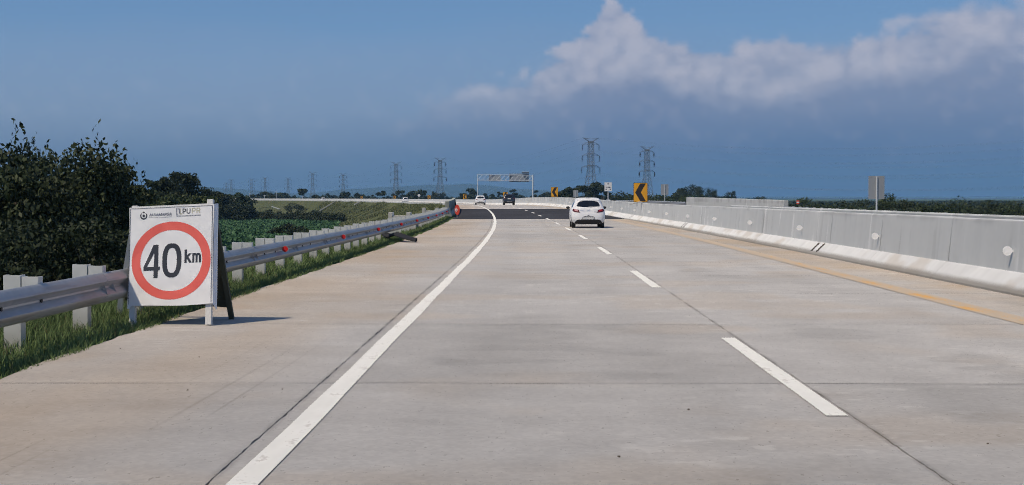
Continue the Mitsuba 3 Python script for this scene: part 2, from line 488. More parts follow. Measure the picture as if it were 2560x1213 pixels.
# white reflector discs on short brackets
disc = trimesh.creation.cylinder(.076, .014, sections=20)
disc.apply_transform(trimesh.transformations.rotation_matrix(np.pi / 2, [1, 0, 0]))
for d in 29.6 + 8.2 * np.arange(-2, 15):
    m = MB(); m.tm(disc)
    m.box((.0, -.006, -.02), (.13, .012, .02))
    o = R(7.70, d, .645)
    put('reflector', xf(m.mesh(), frameM(o, [1, 0, 0], [0, 1, 0], [0, 0, 1])), 'm_white_disc', bar)

rear = thing('rear_barrier', 'second concrete barrier behind the median wall, only its top showing', 'barrier')
W2 = [(9.62, -.05), (9.66, 1.12), (9.70, 1.15), (9.88, 1.15), (9.92, 1.12), (10.1, .3), (10.3, -.05)]
for k in range(8):
    put('wall_panel', seg(W2, -10 + 9 * k, -1 + 9 * k, gap=.01, dz=rng.uniform(-.01, .01)), 'm_wall', rear, smooth=25)

# far hills, all but lost in the haze
az = np.radians(np.linspace(-34, 34, 240))
hh = np.interp(np.degrees(az), [-34, -22, -16, -13.4, -11.5, -9.5, -8, -6, -4, -2.0, 0, 3, 8, 14, 20, 34], [60, 120, 95, 165, 130, 70, 95, 150, 175, 190, 140, 60, 14, 14, 12, 14]) + (meshkit.fbm(np.stack([az * 40, az * 0, az * 0], -1), 4, 2) - .5) * np.interp(np.degrees(az), [2, 6], [50, 8])
rows = [np.stack([np.tan(az) * r_, np.full_like(az, r_), GZ - 1 + (hh * .62 + 6) * k_], -1) for r_, k_ in ((9300, 0), (9900, .35), (10500, .72), (11100, 1.0), (11500, .8))]
put('hills', loft(rows), 'm_hill', kind='structure', smooth=True)
# ------------------------------------------------------------------ left guardrail
rail = thing('guardrail', 'galvanised steel guardrail with red reflectors along the left shoulder', 'guardrail')
WB = [(0, .65), (.022, .648), (.040, .628), (.076, .582), (.080, .556), (.030, .505), (.006, .490), (.006, .470), (.030, .455), (.080, .404), (.076, .378), (.040, .332), (.022, .312), (0, .31)]
WBP = [(u - 4.865, z) for u, z in WB] + [(u - 4.871, z) for u, z in WB[::-1]]
k = 0
for a in np.arange(-5, 95, 4.):
    off = .004 if k % 2 else 0
    put('beam', seg([(u + off, z) for u, z in WBP], a - .16, a + 4.16 if a < 91 else 94.8, n=5, gap=0), 'm_galv', rail, smooth=50)
    k += 1
end = [(R(u - 4.865 - .03 * i * i * .25, 94.8 + .25 * i, z) if 1 else 0) for i in range(5) for u, z in [(0, 0)]]
rows = []
for i in range(6):
    t = i / 5
    rows.append([R(u - 4.865 + .10 * t * t, 94.7 + .75 * t, .48 + (z - .48) * (1 + .35 * t)) for u, z in [(x * (1 - .6 * t), zz) for x, zz in WB]] + [R(u - 4.873 + .10 * t * t, 94.7 + .75 * t, .48 + (z - .48) * (1 + .35 * t)) for u, z in [(x * (1 - .6 * t), zz) for x, zz in WB[::-1]]])
put('end_piece', solid_loft(rows), 'm_galv', rail, smooth=50)


def channel(u0, u1, d, w, z0, z1, t=.012):
    """A C-section seen from the road's direction: web towards the traffic, two flanges behind it."""
    b = MB()
    o = R(0, d)
    ax = np.array([1, _dc(d), 0]) / math.hypot(1, float(_dc(d)))
    M = frameM([*R((u0 + u1) / 2, d)[:2], 0], [ax[0], -ax[1], 0], [ax[1], ax[0], 0], [0, 0, 1])
    h = (u1 - u0) / 2
    b.box([-h, -w / 2, z0], [h, -w / 2 + t, z1], M)
    b.box([-h, -w / 2 + t, z0], [-h + t, w / 2, z1], M)
    b.box([h - t, -w / 2 + t, z0], [h, w / 2, z1], M)
    return b.mesh()


for i, d in enumerate(np.arange(-1, 95.1, 2.)):
    z = float(road_z(d))
    lean = rng.uniform(-.015, .015)
    put('post', channel(-5.215 + lean, -5.045 + lean, d, .13, -.25 + z, .735 + z + rng.uniform(-.01, .01)), 'm_post', rail)
    put('spacer', channel(-5.035 + lean, -4.873 + lean, d + .01, .13, .37 + z, .728 + z + rng.uniform(-.01, .01)), 'm_post', rail)
rd = trimesh.creation.cylinder(.056, .016, sections=20)
rd.apply_transform(trimesh.transformations.rotation_matrix(np.pi / 2, [1, 0, 0]))
rim = trimesh.creation.annulus(.056, .064, .014, sections=20)
rim.apply_transform(trimesh.transformations.rotation_matrix(np.pi / 2, [1, 0, 0]))
for d in [17.4 - 8] + list(25.4 + 8 * np.arange(0, 9)):
    M = frameM(R(-4.735, d, .515), [1, 0, 0], [0, 1, 0], [0, 0, 1])
    rf = put('reflector', xf(rd, M), 'm_red_reflector', rail, smooth=30)
    b = MB(); b.box([-.11, -.004, -.012], [.0, .012, .012]); b.tm(rim)
    put('bracket', xf(b.mesh(), M), 'm_galv', rf)
bolt = trimesh.creation.cylinder(.022, .02, sections=8)
bolt.apply_transform(trimesh.transformations.rotation_matrix(np.pi / 2, [0, 1, 0]))
for a in np.arange(-5, 60, 2.):
    put('bolt', xf(bolt, frameM(R(-4.853, a + 1.0 if (int(a) // 2) % 2 else a, .48), [1, 0, 0], [0, 1, 0], [0, 0, 1])), 'm_dark', rail)

# the guardrail on the far side of the opposite carriageway, and the bridge walls
orl = thing('outer_guardrail', 'far guardrail beyond the opposite carriageway, its end at the bridge wall', 'guardrail')
OB = [(20.0 - u, z) for u, z in WB] + [(20.006 - u, z) for u, z in WB[::-1]]
for a, b_ in ((62, 80), (80, 97.5), (141.5, 160), (160, 178), (178, 196)):
    put('beam', seg([(u, z + (.12 if a < 97 else .04)) for u, z in OB], a, b_, n=8, gap=.01), 'm_galv', orl, smooth=50)
for d in list(np.arange(63, 97, 2.)) + list(np.arange(143, 196, 2.)):
    put('post', channel(20.03, 20.19, d, .13, -.3 + float(road_z(d)), (.80 if d < 97 else .72) + float(road_z(d))), 'm_post', orl)
ow = thing('bridge_wall', 'pale concrete bridge wall standing behind the median barrier on the right', 'wall')
OW = [(20.0, -.3), (20.0, 1.20), (20.03, 1.23), (20.30, 1.23), (20.33, 1.20), (20.33, -.3)]
for a in range(8):
    put('wall_panel', seg(OW, 97.6 + 5.45 * a, 97.6 + 5.45 * (a + 1), gap=.008, n=3), 'm_wall', ow, smooth=25)
lw = thing('bridge_wall', 'greyish green concrete bridge wall where the left guardrail ends', 'wall')


def mossy(p, n, uv):
    return mix((.20, .225, .19), (.33, .34, .31), fbm(p.x * 2, p.y * 1.2, p.z * 2.2, 4))


mat('m_mossy', proc(mossy), .9)
LW = [(-4.62, -.3), (-4.62, .20), (-4.78, .42), (-4.82, 1.16), (-5.08, 1.16), (-5.12, -.3)]
for a in range(8):
    put('wall_panel', seg(LW, 96.6 + 5.3 * a, 96.6 + 5.3 * (a + 1), gap=.008, n=3), 'm_mossy', lw, smooth=25)
lw2 = thing('edge_kerb', 'low pale concrete edge wall of the far carriageway above the green embankment', 'wall')
LK = [(-4.55, -.4), (-4.55, .42), (-4.80, .42), (-4.80, -.9)]
put('kerb_run', solid_loft([R(np.array(LK)[:, 0], d, np.array(LK)[:, 1]) for d in np.arange(141, 1030, 6.)]), 'm_wall', lw2, smooth=25)
# little drain heads behind the rail
mat('m_pale_concrete', (.50, .49, .45), .9)
for d, u, n_ in ((62.5, -5.9, 'first pale concrete drain head standing behind the guardrail'), (84.0, -5.6, 'pale concrete drain head near the end of the guardrail')):
    dh = thing('concrete_drain', n_, 'drain')
    o = R(u, d)
    M = frameM([o[0], o[1], o[2]], [1, 0, 0], [0, 1, 0], [0, 0, 1])
    for sx in (-1, 1):
        b = MB(); b.box([sx * .42 - .09, -.5, -.4], [sx * .42 + .09, .5, .82], M)
        put('side', b.mesh(), 'm_pale_concrete', dh)
    b = MB(); b.box([-.33, -.45, -.4], [.33, .5, .66], M)
    put('head', b.mesh(), 'm_pale_concrete', dh)

# the red marker at the guardrail's end
mat('m_red_sign', (.70, .075, .045), .45)
mat('m_sign_white', (.78, .78, .78), .4)
mat('m_sign_back', (.36, .38, .40), .5, metallic=.3)
ms = thing('warning_marker', 'round red and white warning marker on the end of the left guardrail', 'sign')
M = frameM(R(-4.18, 95.2, .56), [.97, -.2, 0], [.2, .97, 0], [0, 0, 1])
marker_outline = Polygon([(.20 * math.cos(t) * (1 if math.cos(t) > 0 else .9), .38 * math.sin(t)) for t in np.linspace(0, 2 * np.pi, 25)[:-1]])


def face(poly, depth, M, dy=0):
    """A plate standing upright: polygon in (x, z), facing -y."""
    m = extr(poly, depth)
    v = np.asarray(m.vertices)
    v = np.stack([v[:, 0], dy - v[:, 2], v[:, 1]], -1)
    return v @ M[:3, :3].T + M[:3, 3], m.faces[:, ::-1] * 1 if False else m.faces


put('plate', face(marker_outline, .02, M), 'm_red_sign', ms)
put('arrow', face(Polygon([(-.17, 0), (-.05, .16), (-.02, .10), (-.09, .02), (.06, .02), (.06, -.04), (-.09, -.04), (-.02, -.13), (-.06, -.17)]), .004, M, -.0205), 'm_sign_white', ms)
b = MB(); o = R(-4.18, 95.2); b.tube([[o[0], o[1] + .05, o[2] - .2], [o[0], o[1] + .05, o[2] + .75]], .035, 8)
put('pole', b.mesh(), 'm_galv', ms)

# fallen rubber strip under the rail
rub = thing('rubber_strip', 'torn black rubber strip lying from under the guardrail onto the shoulder', 'debris')
pts = [(-5.25, 46.6, .36), (-5.05, 46.2, .16), (-4.85, 45.9, .13), (-4.60, 45.5, .20), (-4.30, 45.1, .13), (-4.05, 44.8, .06), (-3.80, 44.5, .02)]
rows = []
for i, (u, d, z) in enumerate(pts):
    w = [.2, .34, .5, .5, .46, .38, .18][i]
    c = R(u, d, z + .02)
    rows.append([c + [-.03, -w, .02], c + [0, -w * .3, .09], c + [0, w * .4, .03], c + [.02, w, .10], c + [.02, w, .02], c + [0, w * .4, -.03], c + [0, -w * .3, .02], c + [-.03, -w, -.01]])
put('strip', solid_loft(rows), 'm_rubber', rub, smooth=60)
rows = []
for i, (u, d, z) in enumerate([(-5.3, 47.2, .30), (-5.1, 47.0, .22), (-4.98, 46.6, .05), (-4.9, 46.2, .03)]):
    c = R(u, d, z)
    w = .30
    rows.append([c + [0, -w, .0], c + [0, w, .10], c + [.03, w, .08], c + [.03, -w, -.02]])
put('flap', solid_loft(rows), 'm_rubber', rub)

# ------------------------------------------------------------------ A-frame speed board
sg = thing('speed_board', 'white A-frame 40 km speed board with a red ring on the left shoulder', 'sign')


def wood_white(p, n, uv):
    return mix((.60, .60, .58), (.74, .74, .73), fbm(p.x * 12, p.y * 12, p.z * 2.5, 3))


mat('m_white_wood', proc(wood_white), .6)


def cloth(p, n, uv):
    return mix((.79, .80, .82), (.85, .86, .87), fbm(p.x * 2.5, p.z * 2.5, 0, 3))


mat('m_banner', proc(cloth), .55, two=True)
mat('m_ring', (.80, .135, .11), .5, two=True)
mat('m_ink', (.030, .036, .050), .5, two=True)
mat('m_ink_blue', (.07, .09, .15), .5, two=True)
mat('m_ink_gold', (.45, .44, .33), .5, two=True)
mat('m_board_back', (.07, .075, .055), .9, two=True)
YAW, ROLL, LEAN = math.radians(-6.0), math.radians(2.5), math.radians(11.5)
ex = np.array([math.cos(YAW) * math.cos(ROLL), math.sin(YAW), math.sin(ROLL)])
ez = np.array([-math.sin(ROLL), math.sin(LEAN), math.cos(LEAN)]); ez -= ex * (ez @ ex); ez /= np.linalg.norm(ez)
ey = np.cross(ez, ex)
SO = np.array([-4.03, 15.50, .0])
SM = frameM(SO, ex, ey, ez)                     # x across, y away, z up the leaning board
LH = 1.475
b = MB(); b.box([.43, .0, -.005], [.50, .055, LH + .02], SM); put('leg', b.mesh(), 'm_white_wood', sg, label='front right white leg')
b = MB(); b.box([-.50, .0, -.02], [-.43, .055, LH - .02], SM); put('leg', b.mesh(), 'm_white_wood', sg)
b = MB(); b.box([-.43, .008, LH - .09], [.43, .048, LH - .03], SM); put('rail', b.mesh(), 'm_white_wood', sg)
b = MB(); b.box([-.43, .008, .24], [.43, .048, .30], SM); put('rail', b.mesh(), 'm_white_wood', sg)
# rear frame: splayed legs and a dark boarded back
apexR, apexL = SO + SM[:3, :3] @ [.475, .07, LH - .03], SO + SM[:3, :3] @ [-.475, .07, LH - .06]
footR, footL = np.array([-3.47, 16.30, 0.0]), np.array([-5.02, 16.75, -.08])
for A, B in ((apexR, footR), (apexL, footL)):
    ax = (A - B) / np.linalg.norm(A - B)
    sx = np.cross(ax, [0, 1, 0]); sx /= np.linalg.norm(sx)
    Mx = frameM(B, sx, np.cross(ax, sx), ax)
    b = MB(); b.box([-.03, -.03, 0], [.03, .03, np.linalg.norm(A - B)], Mx)
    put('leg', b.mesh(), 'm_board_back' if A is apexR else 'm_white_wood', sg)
q = lambda s, t: (apexL * (1 - s) + apexR * s) * (1 - t) + (footL * (1 - s) + footR * s) * t + np.array([0, .045, 0])
pv = [q(0.02, .03), q(1.0, .03), q(1.0, .90), q(0.02, .80)]
pv = np.array(pv + [p + [0.0, .012, 0] for p in pv])
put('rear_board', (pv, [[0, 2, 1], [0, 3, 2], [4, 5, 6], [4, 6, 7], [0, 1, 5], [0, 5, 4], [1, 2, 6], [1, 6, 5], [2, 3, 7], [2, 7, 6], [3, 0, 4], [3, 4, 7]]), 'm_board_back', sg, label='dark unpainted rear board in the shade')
# cloth banner, slightly creased; prints lie on it
BX0, BX1, BZ0, BZ1 = -.515, .530, .235, 1.425


def wrinkle(x, z):
    p = np.stack([x * 3.2, z * 3.2, x * 0], -1)
    cr = meshkit.fbm(p + 4, 3, 21) - .5
    fold = np.abs(meshkit.noise(np.stack([x * 4.0 + z * 3.0, z * 2.0 - x * 2.0, x * 0], -1), 5) - .5) * -2
    return cr * .020 + fold * .010 + .018 * np.sin(np.clip((z - BZ0) / (BZ1 - BZ0), 0, 1) * np.pi) * np.sin(np.clip((x - BX0) / (BX1 - BX0), 0, 1) * np.pi)


def onto(v, lift):
    v = np.asarray(v, float)
    x, z = v[:, 0], v[:, 1]
    y = -.030 + wrinkle(x, z) - lift
    return np.stack([x, y, z], -1) @ SM[:3, :3].T + SM[:3, 3]


nx, nz = 44, 52
gx, gz = np.meshgrid(np.linspace(0, 1, nx), np.linspace(0, 1, nz))
X = BX0 + (BX1 - BX0) * gx + .010 * np.sin(gz * np.pi) * np.where(gx < .5, 1, -1) * np.abs(gx - .5) * 2
Z = BZ0 + (BZ1 - BZ0) * gz + .008 * np.sin(gx * np.pi * 2 + .7) * (1 - gz) - .03 * (gx < .03) * (1 - gz)
bv = onto(np.stack([X.ravel(), Z.ravel()], -1), 0)
back = bv + SM[:3, 1] * .004
v1, f1 = bv, np.array([[[j * nx + i, j * nx + i + 1, (j + 1) * nx + i + 1], [j * nx + i, (j + 1) * nx + i + 1, (j + 1) * nx + i]] for j in range(nz - 1) for i in range(nx - 1)]).reshape(-1, 3)
ban = put('banner', (v1, f1), 'm_banner', sg, smooth=True)
put('banner_flap', (np.array([SO + SM[:3, :3] @ c for c in ([.530, -.03, BZ1], [.530, -.03, BZ0], [.55, .02, BZ0 - .06], [.55, .02, BZ1 + .02], [.55, .06, BZ0 - .06], [.55, .06, BZ1 + .02])]), [[0, 1, 2], [0, 2, 3], [3, 2, 4], [3, 4, 5]]), 'm_banner', sg)


def decal(poly_or_mesh, lift, edge=.045):
    m = poly_or_mesh if hasattr(poly_or_mesh, 'vertices') else extr(poly_or_mesh, .001)
    m = trimesh.Trimesh(m.vertices, m.faces)
    top = m.vertices[:, 2] > m.vertices[:, 2].max() - 1e-6
    m = trimesh.Trimesh(m.vertices, m.faces[top[m.faces].all(1)])
    v, f = trimesh.remesh.subdivide_to_size(m.vertices, m.faces, edge, max_iter=12)
    return onto(v[:, :2], lift), f


def lettering(txt, x0, x1, z0, z1, bold=True, shear=0.0):
    m = meshkit.text_mesh(txt, .2, .001, bold)
    v = np.array(m.vertices)
    lo, hi = v.min(0), v.max(0)
    tz = (v[:, 1] - lo[1]) / (hi[1] - lo[1])
    v[:, 0] = x0 + (v[:, 0] - lo[0]) / (hi[0] - lo[0]) * (x1 - x0) + shear * tz
    v[:, 1] = z0 + tz * (z1 - z0)
    return trimesh.Trimesh(v, m.faces)


RC = (.012, .770)
ring = shapely.affinity.scale(Point(RC).buffer(.468, 48).difference(Point(RC).buffer(.366, 48)), 1.035, 1.0)
put('ring', decal(ring, .0030), 'm_ring', ban, smooth=True)
fx = lambda x: -.325 + (x + .318) * .197 / .256
four = Polygon([(fx(x), z) for x, z in [(-.318, .700), (-.318, .655), (-.157, .655), (-.157, .565), (-.090, .565), (-.090, .655), (-.062, .655), (-.062, .700), (-.090, .700), (-.090, .965), (-.170, .965)]]).difference(Polygon([(fx(-.262), .700), (fx(-.157), .700), (fx(-.157), .872)]))
t_ = np.linspace(0, 2 * np.pi, 49)[:-1]
se = lambda cx, cz, a, bb: Polygon([(cx + a * np.sign(math.cos(t)) * abs(math.cos(t)) ** .78, cz + bb * np.sign(math.sin(t)) * abs(math.sin(t)) ** .78) for t in t_])
zero = se(.017, .770, .117, .205).difference(se(.017, .770, .060, .150))
put('digit', decal(four, .0030), 'm_ink', ban)
put('digit', decal(zero, .0030), 'm_ink', ban)
from shapely.geometry import LineString
ln = lambda pts, w: LineString(pts).buffer(w / 2, cap_style='flat', join_style='mitre')
kx, k0, k1, sw_ = .172, .733, .895, .029
kay = ln([(kx + .014, k0), (kx + .014, k1)], sw_).union(ln([(kx + .010, k0 + .052), (kx + .078, k0 + .122)], .026).intersection(sbox(kx, k0, kx + .09, k0 + .115))).union(ln([(kx + .030, k0 + .075), (kx + .080, k0 - .004)], .028).intersection(sbox(kx, k0, kx + .1, k0 + .1)))
mx = .268
arch = lambda x0: LineString([(x0, k0), (x0, k0 + .072)] + [(x0 - .0205 + .0205 * math.cos(t), k0 + .078 + .024 * math.sin(t)) for t in np.linspace(0, math.pi, 9)]).buffer(.0125, cap_style='flat')
emm = ln([(mx + .013, k0), (mx + .013, k0 + .115)], .026).union(arch(mx + .054)).union(arch(mx + .095)).intersection(sbox(mx, k0, mx + .2, k0 + .2))
put('unit_letter', decal(kay, .0030), 'm_ink', ban)
put('unit_letter', decal(emm, .0030), 'm_ink', ban)
emb = Point(-.335, 1.318).buffer(.044, 16).difference(Point(-.335, 1.322).buffer(.031, 16)).difference(Polygon([(-.36, 1.345), (-.31, 1.345), (-.31, 1.40), (-.36, 1.40)]))
emb = emb.union(Point(-.335, 1.318).buffer(.016, 10)).union(Polygon([(-.350, 1.358), (-.335, 1.372), (-.320, 1.358), (-.335, 1.350)]))
put('emblem', decal(emb, .0030), 'm_ink', ban)
put('lettering', decal(lettering('JASAMARGA', -.272, .010, 1.310, 1.345, True, .004), .0030), 'm_ink_blue', ban)
put('underline', decal(sbox(-.272, 1.293, .008, 1.296), .0030), 'm_ink_blue', ban)
cr = Polygon([(.066, 1.312), (.066, 1.392), (.074, 1.392), (.074, 1.340), (.082, 1.312)]).union(Polygon([(.082, 1.392), (.106, 1.392), (.106, 1.325), (.098, 1.325), (.098, 1.380), (.082, 1.380)]))
put('emblem', decal(cr, .0030), 'm_ink_blue', ban)
put('emblem', decal(Polygon([(.110, 1.392), (.118, 1.392), (.118, 1.330), (.134, 1.330), (.134, 1.318), (.110, 1.318)]), .0030), 'm_ink_gold', ban)
put('lettering', decal(lettering('PU', .142, .240, 1.322, 1.388), .0030), 'm_ink', ban)
put('lettering', decal(lettering('PR', .256, .362, 1.326, 1.392), .0030), 'm_ink_gold', ban)
put('slogan', decal(lettering('SIGAP MEMBANGUN NEGERI', .066, .366, 1.292, 1.306), .0030), 'm_ink_blue', ban)
brd = sbox(BX0 + .012, BZ0 + .02, BX1 - .018, BZ1 - .012).difference(sbox(BX0 + .017, BZ0 + .02, BX1 - .024, BZ1 - .017))
put('border', decal(brd, .0060, .02), 'm_ink', ban)

# small stones on the shoulder
mat('m_stone', (.10, .085, .07), .9)
for x, y, l in ((-2.95, 12.4, 'small dark stone on the shoulder in front of the speed board'), (-2.53, 10.25, 'small dark stone on the shoulder just before the cross joint'), (-3.9, 13.1, 'tiny stone near the grass edge left of the speed board'),
                (-1.80, 10.3, 'tiny stone beside the crossing of the two pavement joints'), (1.25, 9.3, 'dark pebble in the middle lane left of the nearest lane dash'), (.62, 7.6, 'dark pebble at the bottom of the picture in the middle lane'), (2.9, 8.0, 'dark pebble right of the nearest lane dash')):
    s = trimesh.creation.icosphere(1, 1.0)
    s.vertices *= np.array([.008, .007, .005]) * rng.uniform(.7, 1.2) * (1 + .15 * rng.standard_normal((len(s.vertices), 1)))
    put('stone', (s.vertices + [x, y, float(road_z(y)) + .004], s.faces), 'm_stone', label=l, cat='stone')

# ------------------------------------------------------------------ roadside signs


def amber(p, n, uv):
    return mix((.72, .33, .020), (.80, .41, .035), fbm(p.x * 2, p.y * 2, p.z * 2, 3))


mat('m_amber', proc(amber), .4)
mat('m_black', (.03, .024, .024), .5)
mat('m_asphalt_grey', (.10, .085, .085), .6)


def chevron(d, u, label, w=.90, h=1.22, facing=1, base=1.16, zb=.0, posts=True):
    s_ = thing('chevron_sign', label, 'sign', 'yellow chevron signs on the barrier')
    a = math.atan(float(_dc(d)))
    M = frameM(R(u, d, base + zb), [math.cos(a), -math.sin(a), 0], [math.sin(a), math.cos(a), 0], [0, 0, 1])
    plate = sbox(-w / 2, .04, w / 2, h + .04).buffer(-.03).buffer(.03, 4)
    put('plate', face(plate, .02, M), 'm_amber', s_)
    x = lambda t: -w / 2 + t * w
    zc = .04 + h / 2
    ch = Polygon([(x(.88), zc + h * .46), (x(.48), zc + h * .46), (x(.12), zc), (x(.48), zc - h * .46), (x(.88), zc - h * .46), (x(.52), zc)])
    put('chevron', face(ch, .004, M, -.0205), 'm_black', s_)
    fr = plate.difference(plate.buffer(-.022))
    put('border', face(fr, .003, M, -.0205), 'm_black', s_)
    b = MB()
    for sx in (-.22, .22):
        b.tube([M[:3, :3] @ [sx, .04, -.25 if posts else -.02] + M[:3, 3], M[:3, :3] @ [sx, .04, h * .9] + M[:3, 3]], .025, 6)
    put('bracket', b.mesh(), 'm_galv', s_)
    return s_, M


ord_ = ['nearest and largest', 'second', 'third', 'fourth', 'fifth', 'sixth', 'seventh']
for i, d in enumerate((83.5, 166, 250, 338, 424, 512, 600)):
    s_, M = chevron(d, 7.96 - (.25 if i == 0 else .1), f'yellow chevron sign, {ord_[i]} along the curving barrier')
    if i == 0:
        b = MB()
        p = [M[:3, :3] @ np.array(c) + M[:3, 3] for c in ([.05, -.02, .05], [-.15, -.05, .03], [-.40, -.12, -.03], [-.70, -.2, -.12])]
        b.tube(p, [.03, .035, .04, .03], 8)
        put('loose_strip', b.mesh(), 'm_pale_concrete', s_, label='pale curled strip hanging below the sign')


def back_sign(d, u, label, w=.90, h=1.30, base=-.3, top=2.72):
    s_ = thing('road_sign', label, 'sign', 'signs seen from behind beyond the median')
    M = frameM(R(u, d), [1, 0, 0], [0, 1, 0], [0, 0, 1])
    put('plate', face(sbox(-w / 2, top - h, w / 2, top), .02, M, .08), 'm_sign_back', s_)
    b = MB(); b.tube([M[:3, 3] + [0, 0, base], M[:3, 3] + [0, 0, top - .03]], .045, 8)
    put('post', b.mesh(), 'm_steel_light', s_)


back_sign(74, 19.95, 'grey back of a sign on a pale post beyond the barrier at the right')
back_sign(157, 20.3, 'grey back of a sign on a post between the big chevron and the trees')
back_sign(243, 20.3, 'small far sign back just left of the white hatchback roof')

inf = thing('notice_board', 'small white notice board on a thin pole behind the white hatchback', 'sign')
M = frameM(R(7.95, 108, 1.16), [1, 0, 0], [0, 1, 0], [0, 0, 1])
put('plate', face(sbox(-.30, .74, .30, 1.46).buffer(-.03).buffer(.03, 4), .02, M), 'm_sign_white', inf)
b = MB(); b.tube([M[:3, 3] + [0, .05, -.1], M[:3, 3] + [0, .05, 1.4]], .04, 8); put('pole', b.mesh(), 'm_steel_light', inf)
b = MB(); b.box([-.16, -.05, -.02], [.16, .12, .05], M); put('foot', b.mesh(), 'm_steel_light', inf)
mat('m_sign_ink', (.05, .07, .11), .5)
mk = [sbox(-.05, 1.28, .04, 1.40), Polygon([(-.20, 1.02), (-.12, 1.12), (-.05, 1.08), (0.0, 1.12), (.06, 1.03), (.12, 1.12), (.20, 1.06), (.20, 1.01), (.08, .99), (-.02, 1.02), (-.1, 1.04)]), sbox(-.22, .84, -.12, .93), sbox(.12, .84, .22, .93)]
for p in mk:
    put('mark', face(p, .003, M, -.0205), 'm_sign_ink', inf)
rw = thing('round_sign', 'tiny white round sign before the dark trees far along the curve', 'sign')
M = frameM(R(8.6, 455, 0), [1, 0, 0], [0, 1, 0], [0, 0, 1])
put('plate', face(Point(0, 2.4).buffer(.45, 12), .02, M), 'm_sign_white', rw)
b = MB(); b.tube([M[:3, 3] + [0, .05, 0], M[:3, 3] + [0, .05, 2.3]], .05, 6); put('pole', b.mesh(), 'm_galv', rw)
pm = thing('end_marker', 'small pink and white marker at the right end of the far bridge wall', 'sign')
M = frameM(R(20.9, 97.0, .5), [1, 0, 0], [0, 1, 0], [0, 0, 1])
put('plate', face(sbox(-.10, .45, .10, .72), .02, M), 'm_red_sign', pm)
put('stripe', face(sbox(-.10, .53, .10, .62), .003, M, -.0205), 'm_sign_white', pm)
# ------------------------------------------------------------------ vehicles


def car_paint(key, col, metal=0.0):
    scene[key] = {'type': 'principled', 'base_color': rgb(*col), 'roughness': .28, 'specular': .5, 'clearcoat': 1.0, 'clearcoat_gloss': .93, 'metallic': metal}


car_paint('m_car_white', (.78, .78, .78))
car_paint('m_car_black', (.018, .020, .026))
mat('m_car_glass', (.010, .012, .018), .06, specular=.6)
mat('m_tail', (.42, .012, .015), .2, clearcoat=.8)
mat('m_tail_dark', (.09, .006, .008), .2, clearcoat=.8)
mat('m_tail_lens', (.62, .34, .34), .2)
mat('m_trim', (.016, .016, .018), .55)
mat('m_plate', (.62, .62, .61), .4)
mat('m_tyre', (.022, .022, .023), .85)
mat('m_rim', (.38, .39, .40), .35, metallic=.8)
mat('m_chrome', (.7, .7, .72), .2, metallic=.9)


class Car:
    """A car body lofted over height: half width w(z), rear y r(z), front y f(z); corners rounded in plan."""

    def __init__(s, z, w, r, f, L=.62, LF=.8, n=4.0):
        s.z, s.w, s.r, s.f, s.L, s.LF, s.n = np.array(z), np.array(w), np.array(r), np.array(f), L, LF, n

    def at(s, z):
        g = lambda a: np.interp(z, s.z, a)
        return g(s.w), g(s.r), g(s.f)

    def rear(s, x, z):
        w, r, f = s.at(z)
        t = np.clip(np.abs(x) / w, 0, .9999)
        return r + s.L * (1 - (1 - t ** s.n) ** (1 / s.n))

    def side(s, y, z):
        w, r, f = s.at(z)
        tr = np.clip((r + s.L - y) / s.L, 0, .9999)
        tf = np.clip((y - f + s.LF) / s.LF, 0, .9999)
        return w * np.minimum((1 - tr ** s.n) ** (1 / s.n), (1 - tf ** s.n) ** (1 / s.n))

    def body(s):
        zz = np.unique(np.concatenate([s.z, np.linspace(s.z[0], s.z[-1], 40)]))
        rows = []
        for z in zz:
            w, r, f = s.at(z)
            a = np.linspace(0, np.pi / 2, 9)
            q = lambda t: np.sign(t) * np.abs(t) ** (2 / s.n)
            xs = np.concatenate([-w * q(np.cos(a[::-1] * 0 + a)), w * q(np.cos(a[::-1])), w * q(np.cos(a)), -w * q(np.cos(a[::-1]))])
            ys = np.concatenate([r + s.L - s.L * q(np.sin(a)), r + s.L - s.L * q(np.sin(a[::-1])), f - s.LF + s.LF * q(np.sin(a)), f - s.LF + s.LF * q(np.sin(a[::-1]))])
            rows.append(np.stack([xs, ys, np.full(len(xs), z)], -1))
        rows = [rows[0] * [.9, 1, 1] + [0, 0, -.01]] + rows
        top = rows[-1]
        c = top.mean(0)
        rows += [(top - c) * [.9, .94, 1] + c + [0, 0, .018], (top - c) * [.55, .7, 1] + c + [0, 0, .030]]
        return solid_loft(rows)

    def on_rear(s, poly, lift=.008, thick=.012, edge=.08):
        m = extr(poly, thick)
        v, f = trimesh.remesh.subdivide_to_size(m.vertices, m.faces, edge, max_iter=10)
        return np.stack([v[:, 0], s.rear(v[:, 0], v[:, 1]) - lift + (thick - v[:, 2]) , v[:, 1]], -1), f

    def on_side(s, poly, sx, lift=.008, thick=.012, edge=.15):
        m = extr(poly, thick)
        v, f = trimesh.remesh.subdivide_to_size(m.vertices, m.faces, edge, max_iter=10)
        return np.stack([sx * (s.side(v[:, 0], v[:, 1]) + lift - (thick - v[:, 2])), v[:, 0], v[:, 1]], -1), f[:, ::-1] if sx < 0 else f


def place(pos, yaw):
    c, s_ = math.cos(yaw), math.sin(yaw)
    return frameM(pos, [c, s_, 0], [-s_, c, 0], [0, 0, 1])


def mirror(pts):
    return Polygon(list(pts) + [(-x, z) for x, z in pts[::-1] if abs(x) > 1e-6])


